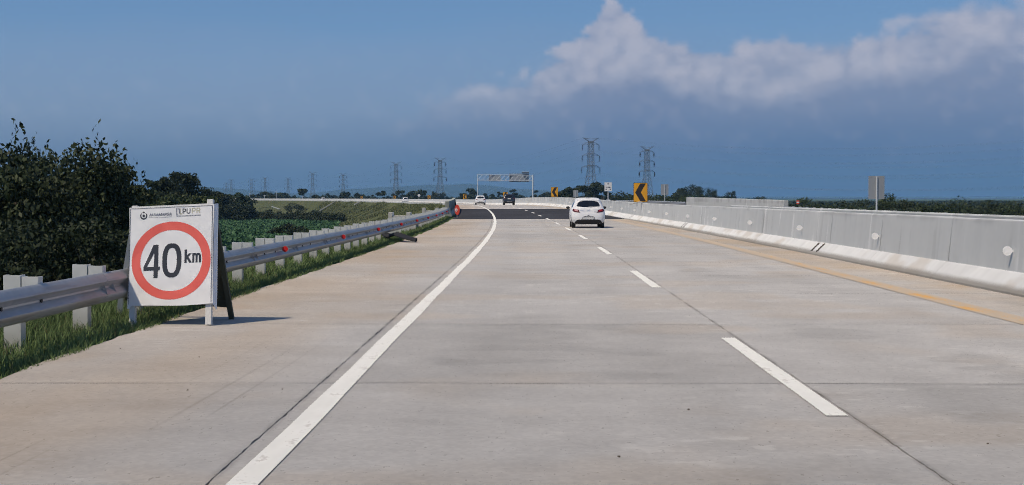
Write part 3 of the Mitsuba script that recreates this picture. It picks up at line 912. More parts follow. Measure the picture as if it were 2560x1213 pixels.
def wheels(key, M, track, ys, r, wd, rim_r):
    for y in ys:
        for sx in (-1, 1):
            t = trimesh.creation.cylinder(r, wd, sections=28)
            t.apply_transform(trimesh.transformations.rotation_matrix(np.pi / 2, [0, 1, 0]))
            t.apply_translation([sx * (track - wd / 2), y, r])
            wk = put('wheel', xf(t, M), 'm_tyre', key, smooth=30)
            rr = trimesh.creation.cylinder(rim_r, .02, sections=20)
            rr.apply_transform(trimesh.transformations.rotation_matrix(np.pi / 2, [0, 1, 0]))
            rr.apply_translation([sx * (track - .002), y, r])
            put('rim', xf(rr, M), 'm_rim', wk, smooth=30)


HB = Car([.22, .30, .42, .55, .70, .82, .90, .96, 1.10, 1.25, 1.36, 1.43, 1.475],
         [.70, .79, .83, .842, .842, .835, .82, .80, .735, .675, .635, .60, .54],
         [.10, .04, .0, .0, .03, .07, .09, .11, .22, .33, .41, .49, .62],
         [3.45, 3.52, 3.58, 3.60, 3.56, 3.46, 3.30, 2.78, 2.52, 2.28, 2.08, 1.92, 1.75], L=.55)


def hatchback(label, pos, yaw, detail=True):
    k = thing('hatchback', label, 'car')
    M = place(pos, yaw)
    C = HB
    put('body', xf(C.body(), M), 'm_car_white', k, smooth=35)
    rw = mirror([(0, 1.345), (.30, 1.340), (.44, 1.315), (.52, 1.24), (.575, 1.11), (.57, 1.08), (.50, 1.065), (.25, 1.045), (0, 1.04)])
    put('rear_window', xf(C.on_rear(rw), M), 'm_car_glass', k, smooth=40)
    for sx in (-1, 1):
        tl = Polygon([(sx * .755, .955), (sx * .50, .915), (sx * .47, .885), (sx * .44, .80), (sx * .40, .755), (sx * .70, .80), (sx * .79, .85)])
        t = put('tail_light', xf(C.on_rear(tl, .014, .02), M), 'm_tail_dark', k, smooth=40)
        put('lens', xf(C.on_rear(Polygon([(sx * .70, .935), (sx * .54, .905), (sx * .51, .83), (sx * .68, .855)]), .019, .012), M), 'm_tail' if sx > 0 else 'm_tail_lens', t)
        sw = Polygon([(.62, 1.02), (.80, 1.30), (1.5, 1.375), (1.95, 1.31), (2.45, 1.02)])
        put('side_window', xf(C.on_side(sw, sx), M), 'm_car_glass', k, smooth=40)
        for yc in (.70, 2.95):
            th = np.linspace(0, np.pi, 17)
            arch = Polygon([(yc + .36 * math.cos(t), .30 + .36 * math.sin(t)) for t in th] + [(yc - .36, .22), (yc + .36, .22)])
            put('wheel_arch', xf(C.on_side(arch, sx, .004, .012, .1), M), 'm_trim', k)
        m = trimesh.creation.icosphere(2, 1.0); m.vertices *= [.10, .055, .07]; m.apply_translation([sx * .93, 2.30, 1.0])
        put('mirror', xf(m, M), 'm_trim', k, smooth=True)
    low = mirror([(0, .43), (.34, .43), (.52, .42), (.63, .36), (.70, .225), (.30, .205), (0, .205)])
    put('lower_bumper', xf(C.on_rear(low, .016, .03), M), 'm_trim', k, smooth=40)
    put('plate_recess', xf(C.on_rear(mirror([(0, .585), (.24, .585), (.30, .52), (.30, .43), (0, .43)]), .004, .012), M), 'm_trim', k)
    put('number_plate', xf(C.on_rear(sbox(-.265, .435, .265, .545), .022, .014), M), 'm_plate', k, label='white number plate with faint dark characters')
    put('handle', xf(C.on_rear(sbox(-.06, .625, .06, .65), .012, .016), M), 'm_trim', k)
    emb_ = sbox(-.052, .83, -.03, .915).union(sbox(.03, .83, .052, .915)).union(sbox(-.03, .862, .03, .885))
    put('emblem', xf(C.on_rear(emb_, .014, .012), M), 'm_chrome', k)
    put('badge', xf(C.on_rear(sbox(-.42, .862, -.24, .874).union(sbox(-.38, .842, -.20, .852)), .010, .010), M), 'm_chrome', k)
    put('badge', xf(C.on_rear(sbox(.28, .79, .40, .825), .010, .010), M), 'm_sign_back', k)
    b = MB(); b.tube([[0, C.rear(0, 1.045) - .03, 1.045], [.22, C.rear(.22, 1.06) - .03, 1.062], [.50, C.rear(.50, 1.09) - .03, 1.088]], .010, 6)
    put('wiper', xf(b.mesh(), M), 'm_plate', k)
    sp = mirror([(0, 1.462), (.48, 1.45), (.56, 1.40), (.55, 1.37), (.30, 1.385), (0, 1.39)])
    m = extr(sp, .16); v = np.asarray(m.vertices)
    v = np.stack([v[:, 0], C.rear(v[:, 0], v[:, 1]) - .05 + v[:, 2], v[:, 1]], -1)
    put('spoiler', xf((v, m.faces[:, ::-1]), M), 'm_car_white', k, smooth=30)
    b = MB(); b.tube([[0, .75, 1.49], [0, .70, 1.62]], .008, 5); put('antenna', xf(b.mesh(), M), 'm_trim', k)
    b = MB(); b.box([-.62, .25, .19], [.62, 3.2, .30]); put('underbody', xf(b.mesh(), M), 'm_trim', k)
    wheels(k, M, .80, (.70, 2.95), .295, .18, .19)
    return k


hp = np.array([3.78, 65.2, float(road_z(66))])
hatchback('white hatchback driving ahead in the right lane', hp, math.radians(-.3))
hatchback('far white hatchback driving left of the black vehicle', R(.72, 214) - [0, 0, 0], math.radians(3.5))

SV = Car([.30, .42, .55, .74, .92, 1.02, 1.14, 1.34, 1.49, 1.60, 1.65],
         [.78, .86, .89, .90, .90, .885, .86, .80, .755, .71, .62],
         [.06, .0, -.02, .0, .02, .04, .09, .19, .27, .36, .50],
         [4.4, 4.5, 4.55, 4.52, 4.40, 3.75, 3.3, 3.0, 2.75, 2.5, 2.2], L=.35, n=5)


def suv(label, pos, yaw, paint, name='suv', cat='car', glass=True):
    k = thing(name, label, cat)
    M = place(pos, yaw)
    C = SV
    put('body', xf(C.body(), M), paint, k, smooth=35)
    put('rear_window', xf(C.on_rear(mirror([(0, 1.50), (.52, 1.48), (.66, 1.39), (.72, 1.14), (0, 1.12)])), M), 'm_car_glass', k, smooth=40)
    for sx in (-1, 1):
        put('tail_light', xf(C.on_rear(Polygon([(sx * .80, 1.12), (sx * .66, 1.12), (sx * .64, .92), (sx * .80, .90)]), .012, .02), M), 'm_tail_dark', k)
        put('side_window', xf(C.on_side(Polygon([(.42, 1.12), (.62, 1.46), (2.3, 1.47), (3.0, 1.12)]), sx), M), 'm_car_glass', k, smooth=40)
        b = MB(); b.box([sx * .98 - .10, 2.9, 1.08], [sx * .98 + .10, 3.02, 1.24]); put('mirror', xf(b.mesh(), M), 'm_trim', k)
    put('number_plate', xf(C.on_rear(sbox(-.24, .90, .24, 1.03), .014, .012), M), 'm_plate', k)
    put('bumper', xf(C.on_rear(sbox(-.78, .36, .78, .60), .05, .06), M), 'm_trim' if paint == 'm_car_black' else paint, k)
    put('bumper_strip', xf(C.on_rear(sbox(-.42, .47, .42, .53), .062, .010), M), 'm_chrome', k)
    b = MB(); b.box([-.6, .3, .24], [.6, 3.8, .36]); put('underbody', xf(b.mesh(), M), 'm_trim', k)
    wheels(k, M, .87, (.85, 3.55), .37, .24, .23)
    return k


suv('dark black vehicle with a pale number plate ahead under the far gantry', R(4.55, 203), math.radians(2.5), 'm_car_black')
suv('tiny white vehicle roof above the far barrier, the left one', R(1.2, 668), math.radians(17), 'm_car_white', 'van', 'van')
suv('tiny white vehicle roof above the far barrier, the right one', R(1.2, 432), math.radians(10), 'm_car_white', 'van', 'van')

# ------------------------------------------------------------------ sign gantry over the opposite carriageway
gt = thing('sign_gantry', 'pale steel gantry spanning the opposite carriageway far ahead, signs seen from behind', 'gantry')
GD = 313.
mat('m_gantry', (.58, .64, .70), .5, metallic=.1)
PL, PR_ = R(8.35, GD), R(21.6, GD)
hL, hR = 7.1, 7.0
for nm, P, h, r in (('left', PL, hL, .12), ('right', PR_, hR, .20)):
    b = MB(); b.tube([P + [0, 0, -.3], P + [0, 0, h]], r, 10); put('pole', b.mesh(), 'm_gantry', gt, smooth=40)
for dy in (0, 1.1):
    for z0 in (5.65, 6.95):
        b = MB(); b.tube([PL + [0, dy, z0 + .05], PR_ + [0, dy, z0 - .08]], .085, 6); put('chord', b.mesh(), 'm_gantry', gt)
ax = (PR_ - PL)
nb = 12
for i in range(nb):
    p0, p1 = PL + ax * (i / nb), PL + ax * ((i + 1) / nb)
    b = MB(); b.tube([p0 + [0, 0, 5.68], p1 + [0, 0, 6.92]], .05, 5); put('brace', b.mesh(), 'm_gantry', gt)
    b = MB(); b.tube([p1 + [0, 1.1, 5.68], p1 + [0, 0, 6.92]], .04, 5); put('brace', b.mesh(), 'm_gantry', gt)
mat('m_sign_dark', (.09, .11, .14), .6)
mat('m_sign_grey', (.27, .31, .36), .5)
for (s0, s1, z0, z1, m_) in ((.57, .93, 5.38, 7.28, 'm_sign_grey'), (.20, .41, 5.45, 6.9, 'm_sign_grey')):
    b = MB(); b.box(PL + ax * s0 + [0, 1.35, z0], PL + ax * s1 + [0, 1.45, z1]); p = put('sign_panel', b.mesh(), m_, gt, label='grey back of a sign panel')
    for t in np.linspace(.06, .94, 5):
        q_ = PL + ax * (s0 + (s1 - s0) * t)
        b = MB(); b.box(q_ + [-.06, 1.22, z0 + .02], q_ + [.06, 1.34, z1 - .02]); put('stiffener', b.mesh(), 'm_sign_dark', p)
b = MB(); b.box(PL + ax * .57 + [0, .3, 5.32], PL + ax * .93 + [0, 1.3, 5.50]); put('walkway', b.mesh(), 'm_sign_dark', gt)
b = MB(); b.box(PL + ax * .80 + [0, .2, 7.36], PL + ax * .93 + [0, .9, 7.62]); put('lamp_box', b.mesh(), 'm_sign_dark', gt)
b = MB(); b.box(PL + ax * .80 + [0, .15, 7.66], PL + ax * .93 + [0, .95, 7.74]); put('lamp_lid', b.mesh(), 'm_gantry', gt)

# ------------------------------------------------------------------ pylons and wires
mat('m_lattice', (.21, .24, .28), .6, metallic=.2)
mat('m_insulator', (.035, .040, .055), .4)


def pylon(pos, H, label, heavy, yaw=0.35, s=1.0):
    """Lattice tower: flared legs, a waist, three pairs of arms with insulator strings, two slanted earth-wire arms on top."""
    k = thing('power_pylon', label, 'pylon', 'power pylons across the plain')
    M = place(pos, yaw)
    zs = np.array([0, .14, .27, .38, .47, .54, .61, .68, .75, .82, .89, .955]) * H
    hw = np.interp(zs / H, [0, .54, .60, .955], [4.6, 1.75, 1.55, 1.25]) * s
    rr = .11 * s
    b = MB()
    for i in range(len(zs) - 1):
        for c in range(4):
            a0, a1 = c * math.pi / 2 + math.pi / 4, (c + 1) * math.pi / 2 + math.pi / 4
            P = lambda z, h, a: np.array([h * 1.414 * math.cos(a), h * 1.414 * math.sin(a), z])
            b.tube([P(zs[i], hw[i], a0), P(zs[i + 1], hw[i + 1], a0)], rr * 1.5, 4, False)
            b.tube([P(zs[i], hw[i], a0), P(zs[i + 1], hw[i + 1], a1)], rr * .75, 3, False)
            b.tube([P(zs[i], hw[i], a1), P(zs[i + 1], hw[i + 1], a0)], rr * .75, 3, False)
            b.tube([P(zs[i + 1], hw[i + 1], a0), P(zs[i + 1], hw[i + 1], a1)], rr * .9, 3, False)
    tips = []
    for zf, sp in ((.915, 5.4), (.765, 5.7), (.605, 6.0)):
        z = zf * H
        h = np.interp(z, zs, hw)
        b.box([-h * 1.05, -h * 1.05, z + .55 * s], [h * 1.05, h * 1.05, z + .95 * s])
        for sx in (-1, 1):
            tip = np.array([sx * sp * s, 0, z - .5 * s])
            mid = np.array([sx * (sp * .62) * s, 0, z + .55 * s])
            for sy in (-1, 1):
                b.tube([[sx * h, sy * h, z + .9 * s], mid + [0, sy * .25, .15], tip], rr * 1.0, 4, False)
                b.tube([[sx * h, sy * h, z - .2 * s], mid + [0, sy * .25, -.45], tip], rr * 1.0, 4, False)
            tips.append(tip)
    for sx in (-1, 1):
        for sy in (-1, 1):
            b.tube([[sx * .5, sy * 1.1 * s, .945 * H], [sx * 5.3 * s, 0, H]], rr * 1.3, 4, False)
            b.tube([[sx * 1.0, sy * 1.0 * s, .985 * H], [sx * 5.3 * s, 0, H]], rr * 1.1, 4, False)
        tips.append(np.array([sx * 5.3 * s, 0, H]))
    b.box([-1.35 * s, -1.35 * s, .935 * H], [1.35 * s, 1.35 * s, .935 * H + .4])
    put('lattice', xf(b.mesh(), M), 'm_lattice', k)
    for t in tips[:6]:
        bb = MB(); bb.tube([t, t - [0, 0, 1.6 * s], t - [0, 0, 3.4 * s]], [.22 * s, .34 * s * (1.5 if heavy else .6), .18 * s], 6)
        put('insulator', xf(bb.mesh(), M), 'm_insulator', k)
    low = [t - [0, 0, 3.4 * s] for t in tips[:6]] + tips[6:]
    return [M[:3, :3] @ p + M[:3, 3] for p in low]


A_tw = [pylon([p, d, GZ], H, l, False) for p, d, H, l in ((48, 805, 44.5, 'tallest power pylon, standing above the trees behind the white hatchback'), (-118, 1345, 44.6, 'power pylon left of the pair beside the end of the guardrail'),
        (-283, 1875, 44.8, 'power pylon standing just right of the lone round tree'), (-428, 2290, 44.5, 'slim far power pylon, fourth from the left'), (-527, 2480, 43.5, 'faint far power pylon, second from the left'))]
B_tw = [pylon([p, d, GZ], H, l, True) for p, d, H, l in ((96, 940, 44.6, 'power pylon with dark insulators behind the largest chevron sign'), (-66, 1213, 44.6, 'power pylon with dark insulators, nearest left of the gantry'),
        (-251, 1964, 44.6, 'power pylon with dark insulators, third left of the gantry'), (-405, 2390, 44.8, 'faint far power pylon with dark insulators, fifth from the left'), (-488, 2475, 44.5, 'faint far power pylon, third from the left'), (-640, 2960, 43, 'faintest power pylon, farthest left'))]


def wires(key, P, Q, sag):
    for a, b_ in zip(P, Q):
        t = np.linspace(0, 1, 15)[:, None]
        pts = a * (1 - t) + b_ * t
        pts[:, 2] -= (4 * sag * t * (1 - t))[:, 0]
        b = MB(); b.tube(pts, .030, 4, False)
        put('wire', b.mesh(), 'm_lattice', key)


wa = thing('power_lines', 'thin power lines strung between the pylons without dark insulators', 'power line')
wb = thing('power_lines', 'thin power lines strung from the dark-insulator pylons out to the right', 'power line')
for P, Q in zip(A_tw[:-1], A_tw[1:]):
    wires(wa, P, Q, 12)
for P, Q in zip(B_tw[:-1], B_tw[1:]):
    wires(wb, P, Q, 9)
off = lambda L, dx, dy: [p + np.array([dx, dy, 0]) for p in L]
wires(wa, A_tw[0], off(A_tw[0], 290, -260), 11)
wires(wb, B_tw[0], off(B_tw[0], 280, -330), 11)

# thin poles on the plain
for p, d, h, l in ((625, 880, 11, 'thin pale pole at the left end of the far embankment'), (662, 860, 10, 'second thin pale pole left above the far barrier'), (691, 845, 12.5, 'thin pale pole standing in front of the far embankment'), (756, 800, 9, 'thin pale pole below the lone round tree')):
    k = thing('thin_pole', l, 'pole')
    b = MB(); q_ = at(p, d, GZ); b.tube([q_, q_ + [0, 0, h]], [.20, .13], 6); put('shaft', b.mesh(), 'm_gantry', k)
    b = MB(); b.tube([q_ + [-.8, 0, h - .3], q_ + [.8, 0, h - .3]], .08, 5); put('crossbar', b.mesh(), 'm_gantry', k)
# abutment at the far left end of the embankment, drain chute, field hut
ab = thing('bridge_abutment', 'pale concrete bridge abutment at the left end of the green embankment', 'bridge')
o = R(-4.9, 893)
M = place(o, -math.atan(float(_dc(893))))
b = MB(); b.box([-7, 0, -8], [.4, 11, -.2], M); put('wall', b.mesh(), 'm_mossy', ab)
b = MB(); b.box([-2.2, 11.2, -1.7], [28, 60, -.25], M); put('deck', b.mesh(), 'm_pale_concrete', ab)
b = MB()
b.add(*hexa([M[:3, :3] @ np.array(c) + M[:3, 3] for c in ([-7.2, -.4, -7], [-.2, -14, -1.0], [-.2, -14, -.5], [-7.2, -.4, -6.2], [-7.2, .6, -7], [-.2, -13, -1.0], [-.2, -13, -.5], [-7.2, .6, -6.2])]))
put('wing_wall', b.mesh(), 'm_pale_concrete', ab)
mat('m_chute', (.42, .42, .37), .9, two=True)
for d, full, l in ((583, 1, 'pale concrete drain chute running down the green embankment'), (505, 0, 'short pale drain mouth near the top of the embankment')):
    ch = thing('drain_chute', l, 'drain')
    w = slope_w(d)
    us = [-5.6 - w * 1.03, -5.6 - w * .75, -5.6 - w * .5, -5.6 - w * .25, -6.4]
    ts = [GZ + .4, GZ * .72 + .55, GZ * .50 + .55, GZ * .26 + .45, -.15]
    if not full:
        us, ts = us[3:], ts[3:]
    for i in range(len(us) - 1):
        p0, p1 = R(us[i], d + .5 * i, ts[i]), R(us[i + 1], d + .5 * (i + 1), ts[i + 1])
        p0[2] -= float(road_z(d)) * (1 if i < 2 else 0)
        ax_ = p1 - p0
        for side_, wd in ((-.75, .18), (.75, .18), (0, 1.3)):
            b = MB()
            up = np.array([0, 0, .45 if side_ else .22]); ww = np.array([-.27, .96, 0])
            c0, c1 = p0 + ww * side_, p1 + ww * side_
            vv = [c0 - ww * wd / 2, c0 + ww * wd / 2, c1 + ww * wd / 2, c1 - ww * wd / 2]
            vv = vv + [x + up for x in vv]
            b.add(*hexa(vv))
            put('channel_side' if side_ else 'channel_bed', b.mesh(), 'm_chute', ch)
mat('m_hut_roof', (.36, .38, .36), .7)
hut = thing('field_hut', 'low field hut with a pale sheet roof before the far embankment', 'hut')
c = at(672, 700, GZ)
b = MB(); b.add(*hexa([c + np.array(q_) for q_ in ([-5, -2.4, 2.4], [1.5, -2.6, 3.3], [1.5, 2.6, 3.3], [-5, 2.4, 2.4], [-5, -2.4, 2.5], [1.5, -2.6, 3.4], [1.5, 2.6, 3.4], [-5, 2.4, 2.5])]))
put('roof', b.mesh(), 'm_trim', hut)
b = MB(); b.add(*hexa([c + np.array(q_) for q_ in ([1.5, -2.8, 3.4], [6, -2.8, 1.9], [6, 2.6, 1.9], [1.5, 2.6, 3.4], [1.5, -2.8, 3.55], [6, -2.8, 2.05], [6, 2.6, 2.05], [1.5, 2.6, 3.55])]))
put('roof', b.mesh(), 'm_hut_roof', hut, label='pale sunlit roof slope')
for x, y in ((-4.6, -2), (5.6, -2), (-4.6, 2), (5.6, 2), (1.5, -2), (1.5, 2)):
    b = MB(); b.tube([c + [x, y, 0], c + [x, y, 2.2 if abs(x) > 2 else 3.3]], .1, 5); put('post', b.mesh(), 'm_bark', hut)
# ------------------------------------------------------------------ vegetation


def leaf_mesh(c, size, up=.25, flat=.55, rg=rng):
    """Diamond-shaped leaf faces at the points c."""
    n = len(c)
    a = rg.standard_normal((n, 3)); a[:, 2] += up * 3
    a /= np.linalg.norm(a, axis=1, keepdims=True)
    b = np.cross(a, rg.standard_normal((n, 3))); b /= np.linalg.norm(b, axis=1, keepdims=True) + 1e-9
    s = np.asarray(size) * rg.uniform(.6, 1.3, n)
    a *= s[:, None] * .5; b *= s[:, None] * .5 * flat
    v = np.stack([c - a, c + b, c + a, c - b], 1).reshape(-1, 3)
    i = np.arange(n)[:, None] * 4
    return v, np.concatenate([i + [0, 1, 2], i + [0, 2, 3]], 1).reshape(-1, 3)


def tint(n, lo, hi, rg=rng, k=4, extra=None, p=.0):
    t = rg.random((n, 1))
    c = np.array(lo) * (1 - t) + np.array(hi) * t
    if extra is not None:
        c = np.where(rg.random((n, 1)) < p, np.array(extra) * rg.uniform(.7, 1.1, (n, 1)), c)
    return np.repeat(c, k, 0)


DARK = ((.016, .026, .012), (.046, .060, .024))
NEAR = ((.018, .030, .014), (.060, .076, .030))
MID = ((.022, .038, .014), (.058, .078, .028))
LITE = ((.030, .050, .016), (.080, .098, .036))


def tree(pos, H, W, n, leaf, label, cat='tree', name='tree', group=None, z0=.16, tone=DARK, clumps=22, shoots=0, lean=0.0, dome=.72, seed=0):
    rg = np.random.default_rng(seed * 7919 + 13)
    k = thing(name, label, cat, group)
    pos = np.asarray(pos, float)
    # crown: clumps spread through an uneven volume
    cc, cr = [], []
    while len(cc) < clumps:
        q = rg.uniform(-1, 1, 3)
        if np.linalg.norm(q) > 1:
            continue
        q *= .55 + .45 * rg.random() ** .3 / max(np.linalg.norm(q), .35) * np.linalg.norm(q) ** .4 if np.linalg.norm(q) > .05 else 1
        w = W / 2 * (.62 + .38 * rg.random())
        cc.append([q[0] * w + lean * H * (q[2] + 1) / 2, q[1] * w, H * (z0 + (1 - z0) * (.5 + .5 * q[2]) * (.93 + .07 * rg.random()))])
        cr.append(W * rg.uniform(.11, .21))
    cc, cr = np.array(cc), np.array(cr)
    cc[:, 2] = np.minimum(cc[:, 2], H - cr * dome)
    which = rg.integers(0, clumps, n)
    d = rg.standard_normal((n, 3)); d /= np.linalg.norm(d, axis=1, keepdims=True)
    p = cc[which] + d * (cr[which] * rg.random(n) ** .45)[:, None] * [1.05, 1.05, .85]
    sh = []
    for i in range(shoots):
        c0 = cc[np.argsort(-cc[:, 2] - 1.2 * cc[:, 0])[rg.integers(0, max(2, int(clumps * .7)))]]
        ln = rg.uniform(.10, .20) * H
        m = rg.integers(9, 16)
        t = np.linspace(.15, 1, m)[:, None]
        b0 = c0 + [rg.normal(0, W * .10), rg.normal(0, W * .10), .02 * H]
        sh.append(b0 + t * np.array([rg.normal(0, .12) * ln, rg.normal(0, .12) * ln, ln]) + rg.normal(0, leaf * .22, (m, 3)))
    if sh:
        p = np.vstack([p] + sh)
    p = p[p[:, 2] > .05]
    q_ = np.quantile(p[:, 2], .9988 if shoots else .995)
    p[:, 2] *= H / q_
    p[:, :2] *= W / 2 / np.quantile(np.abs(p[:, 0] - lean * p[:, 2]), .97)
    v, f = leaf_mesh(p, np.full(len(p), leaf), .35 if shoots else .12, .5, rg)
    ct = np.repeat(rg.uniform(.75, 1.2, clumps)[np.concatenate([which, rg.integers(0, clumps, 9999)])[:len(p)]], 4)[:, None]
    put('crown', (v + pos, f), 'm_leaf', k, color=np.clip(tint(len(p), *tone, rg) * ct, 0, 1))
    b = MB()
    r0 = max(.05, H * .022)
    tip = np.array([lean * H * .5, 0, H * .72])
    mid = tip * .5 + [rg.normal(0, W * .03), rg.normal(0, W * .03), 0]
    b.tube([pos + [0, 0, -.3], pos + mid, pos + tip], [r0, r0 * .7, r0 * .25], 6)
    for i in range(5 if n > 1200 else 3):
        e = cc[rg.integers(0, clumps)]
        s_ = mid * rg.uniform(.5, 1.3)
        b.tube([pos + s_, pos + (s_ + e) / 2 + [0, 0, .04 * H], pos + e], [r0 * .45, r0 * .3, r0 * .1], 5)
    put('trunk', b.mesh(), 'm_bark', k)
    return k


def ground_at(px, d):
    x = (px - 1280) / 3300 * d
    return np.array([x, d, float(terr(x, d))])


def by_top(px, ytop, d, W, n, leaf, label, sd, **k):
    g = ground_at(px, d)
    tree(g, CAM_H + (495 - ytop) / 3300 * d - g[2], W, n, leaf, label, seed=sd, **k)


ORD = ['first', 'second', 'third', 'fourth', 'fifth', 'sixth', 'seventh', 'eighth', 'ninth', 'tenth', 'eleventh', 'twelfth', 'thirteenth', 'fourteenth', 'fifteenth', 'sixteenth', 'seventeenth', 'eighteenth', 'nineteenth', 'twentieth']
ORD += ['twenty ' + o for o in ORD[:9]] + ['thirtieth'] + ['thirty ' + o for o in ORD[:9]]

# big trees on the left slope
for i, (px, yt, d, W, n, l) in enumerate(((-70, 340, 60, 6.2, 11000, 'tall dark leafy tree at the far left edge of the view'), (40, 338, 57, 6.0, 14000, 'tall dark leafy tree, second from the left behind the guardrail'), (128, 350, 61, 5.6, 15000, 'tall dark leafy tree, third from the left behind the guardrail'),
        (205, 366, 59, 4.6, 17000, 'tall dark tree with upright leafy shoots left above the speed board'), (268, 396, 63, 3.6, 14000, 'dark leafy tree sloping down towards the speed board'), (318, 430, 66, 3.0, 10000, 'lower dark leafy tree just above the left top corner of the speed board'))):
    by_top(px, yt, d, W, n, .26, l, 100 + i, clumps=46, shoots=26, z0=.03, name='leafy_tree', tone=NEAR)
for i, (px, yt, d, W, l) in enumerate(((-30, 560, 44, 3.0, 'dark shrub below the trees at the far left edge'), (75, 565, 42, 3.2, 'dark shrub behind the left end of the guardrail'), (165, 560, 45, 3.2, 'dark shrub below the third tall tree on the left'), (235, 555, 43, 2.8, 'dark shrub behind the guardrail just left of the speed board'), (300, 545, 46, 2.6, 'dark shrub right behind the left leg of the speed board'), (350, 520, 75, 3.0, 'dark shrub hidden half behind the speed board'))):
    by_top(px, yt, d, W, 4200, .20, l, 140 + i, clumps=26, z0=.0, name='shrub', cat='shrub', tone=DARK)
for i, (px, yt, d, W, l) in enumerate(((372, 455, 185, 4.0, 'rounded tree between the tall left trees and the domed tree'), (402, 446, 195, 4.6, 'dark domed tree left of the highest skyline tree'), (452, 433, 200, 5.2, 'highest dark tree above the top edge of the speed board'), (492, 446, 205, 6.0, 'broad dark tree right of the highest tree above the speed board'), (425, 478, 180, 4.0, 'low dark tree in the gap above the speed board'))):
    by_top(px, yt, d, W, 5200, .42, l, 160 + i, clumps=30, z0=.34, name='tree', tone=DARK)
for i, (px, yt, l) in enumerate(((395, 492, 'pale green bush above the left part of the speed board top'), (428, 488, 'pale green bush above the middle of the speed board top'), (470, 490, 'pale green bush above the right part of the speed board top'), (512, 492, 'pale green bush at the right top corner of the speed board'))):
    by_top(px, yt, 172, 4.4, 2600, .40, l, 170 + i, clumps=20, z0=.0, name='bush', cat='bush', tone=LITE)
for i, (px, yt, d, W, tn, l) in enumerate(((522, 486, 430, 7, DARK, 'dark tree right behind the top right corner of the speed board'), (548, 480, 440, 8, DARK, 'dark tall tree at the left end of the field'), (574, 488, 445, 7.5, MID, 'green tree, third along the field edge right of the speed board'), (600, 484, 450, 8, MID, 'green tree near the end of the clump beside the far abutment'), (618, 492, 452, 6, DARK, 'dark tree at the right end of the clump beside the far abutment'), (540, 510, 425, 7, DARK, 'dark low tree in front of the clump right of the speed board'), (585, 512, 428, 8, DARK, 'dark broad low tree in front of the clump at the field edge'), (615, 515, 435, 7, DARK, 'dark low tree at the right foot of the clump'))):
    by_top(px, yt, d, W, 3000, .75, l, 180 + i, clumps=24, z0=.02, name='tree', tone=tn)
for i, px in enumerate(np.linspace(640, 840, 11)):
    by_top(px, 531 + 6 * math.sin(i * 2.3) + max(0, px - 780) * .12, 452 - i * 4, 7.5, 900, .7, f'dark shrub in the row at the far field edge, {ORD[i]} from the left', 200 + i, clumps=14, z0=.0, name='shrub', cat='shrub', tone=DARK, group='shrubs along the far edge of the field')
for i, (px, yt, d, W, l) in enumerate(((690, 572, 262, 3.4, 'dark bush at the foot of the embankment, the left one'), (716, 560, 258, 4.2, 'tallest dark bush at the foot of the green embankment'), (741, 566, 250, 3.6, 'dark bush at the foot of the embankment, third one'), (765, 575, 243, 3.2, 'small bush at the foot of the embankment nearest the guardrail posts'), (728, 508, 640, 6, 'dark bush beside the field hut before the far slope'), (752, 512, 630, 5, 'small dark bush right of the field hut'), (790, 526, 575, 4, 'dark bush beside the foot of the long drain chute'))):
    by_top(px, yt, d, W, 1500, .45, l, 220 + i, clumps=16, z0=.0, name='bush', cat='bush', tone=DARK if i not in (3,) else MID)

# skyline trees beyond the far carriageway
SKY = [(637, 487, 20), (653, 484, 24), (669, 480, 20), (683, 487, 18), (706, 484, 34), (731, 490, 18), (761, 473, 22), (794, 488, 22), (813, 484, 15), (832, 489, 20), (867, 482, 36), (892, 483, 18), (911, 488, 22), (933, 488, 14), (954, 478, 20), (984, 486, 24), (1002, 477, 17), (1030, 479, 32), (1058, 477, 36), (1087, 480, 14), (1101, 484, 26), (1160, 484, 18), (1178, 472, 26), (1212, 484, 17), (1237, 487, 22), (1250, 480, 12), (1284, 474, 17), (1302, 488, 18), (1336, 477, 14), (1352, 487, 16), (1370, 482, 24), (1404, 477, 32), (1432, 469, 24), (1462, 465, 26), (1487, 458, 36), (1508, 466, 22)]
for i, (px, yt, wp) in enumerate(SKY):
    d = 930 + 130 * math.sin(i * 1.7) if px < 1380 else 520 + 40 * math.sin(i * 1.7)
    W = wp / 3300 * d * (1.2 if px < 1400 else 1.55)
    look = 'round lone' if px == 761 else 'broad domed' if wp > 30 else 'narrow' if wp < 16 else 'small dark'
    by_top(px, yt, d, W, 900 if px < 1380 else 2200, W * (.20 if px < 1380 else .13), f'{look} tree on the skyline, {ORD[i]} from the left', 300 + i, clumps=13 if wp > 24 else 9, z0=.40, name='skyline_tree', tone=DARK, group='trees along the skyline')
RT = [(1551, 480, 420, 6), (1572, 487, 400, 8), (1600, 489, 390, 9), (1640, 488, 385, 9), (1672, 487, 380, 9), (1694, 472, 560, 3), (1712, 467, 540, 8), (1732, 463, 535, 9), (1762, 469, 530, 8), (1786, 475, 525, 7), (1700, 486, 372, 9), (1735, 488, 368, 9), (1827, 479, 640, 6), (1878, 496, 760, 8), (1903, 492, 760, 9)]
for i, (px, yt, d, W) in enumerate(RT):
    tn = MID if yt > 485 and d < 430 else DARK
    by_top(px, yt, d, W, 1300, .65, f'{"mid green low" if tn is MID else "dark"} tree beyond the median wall, {ORD[i]} to the right of the notice board', 360 + i, clumps=18, z0=.36, name='roadside_tree', tone=tn, group='trees beyond the median wall')
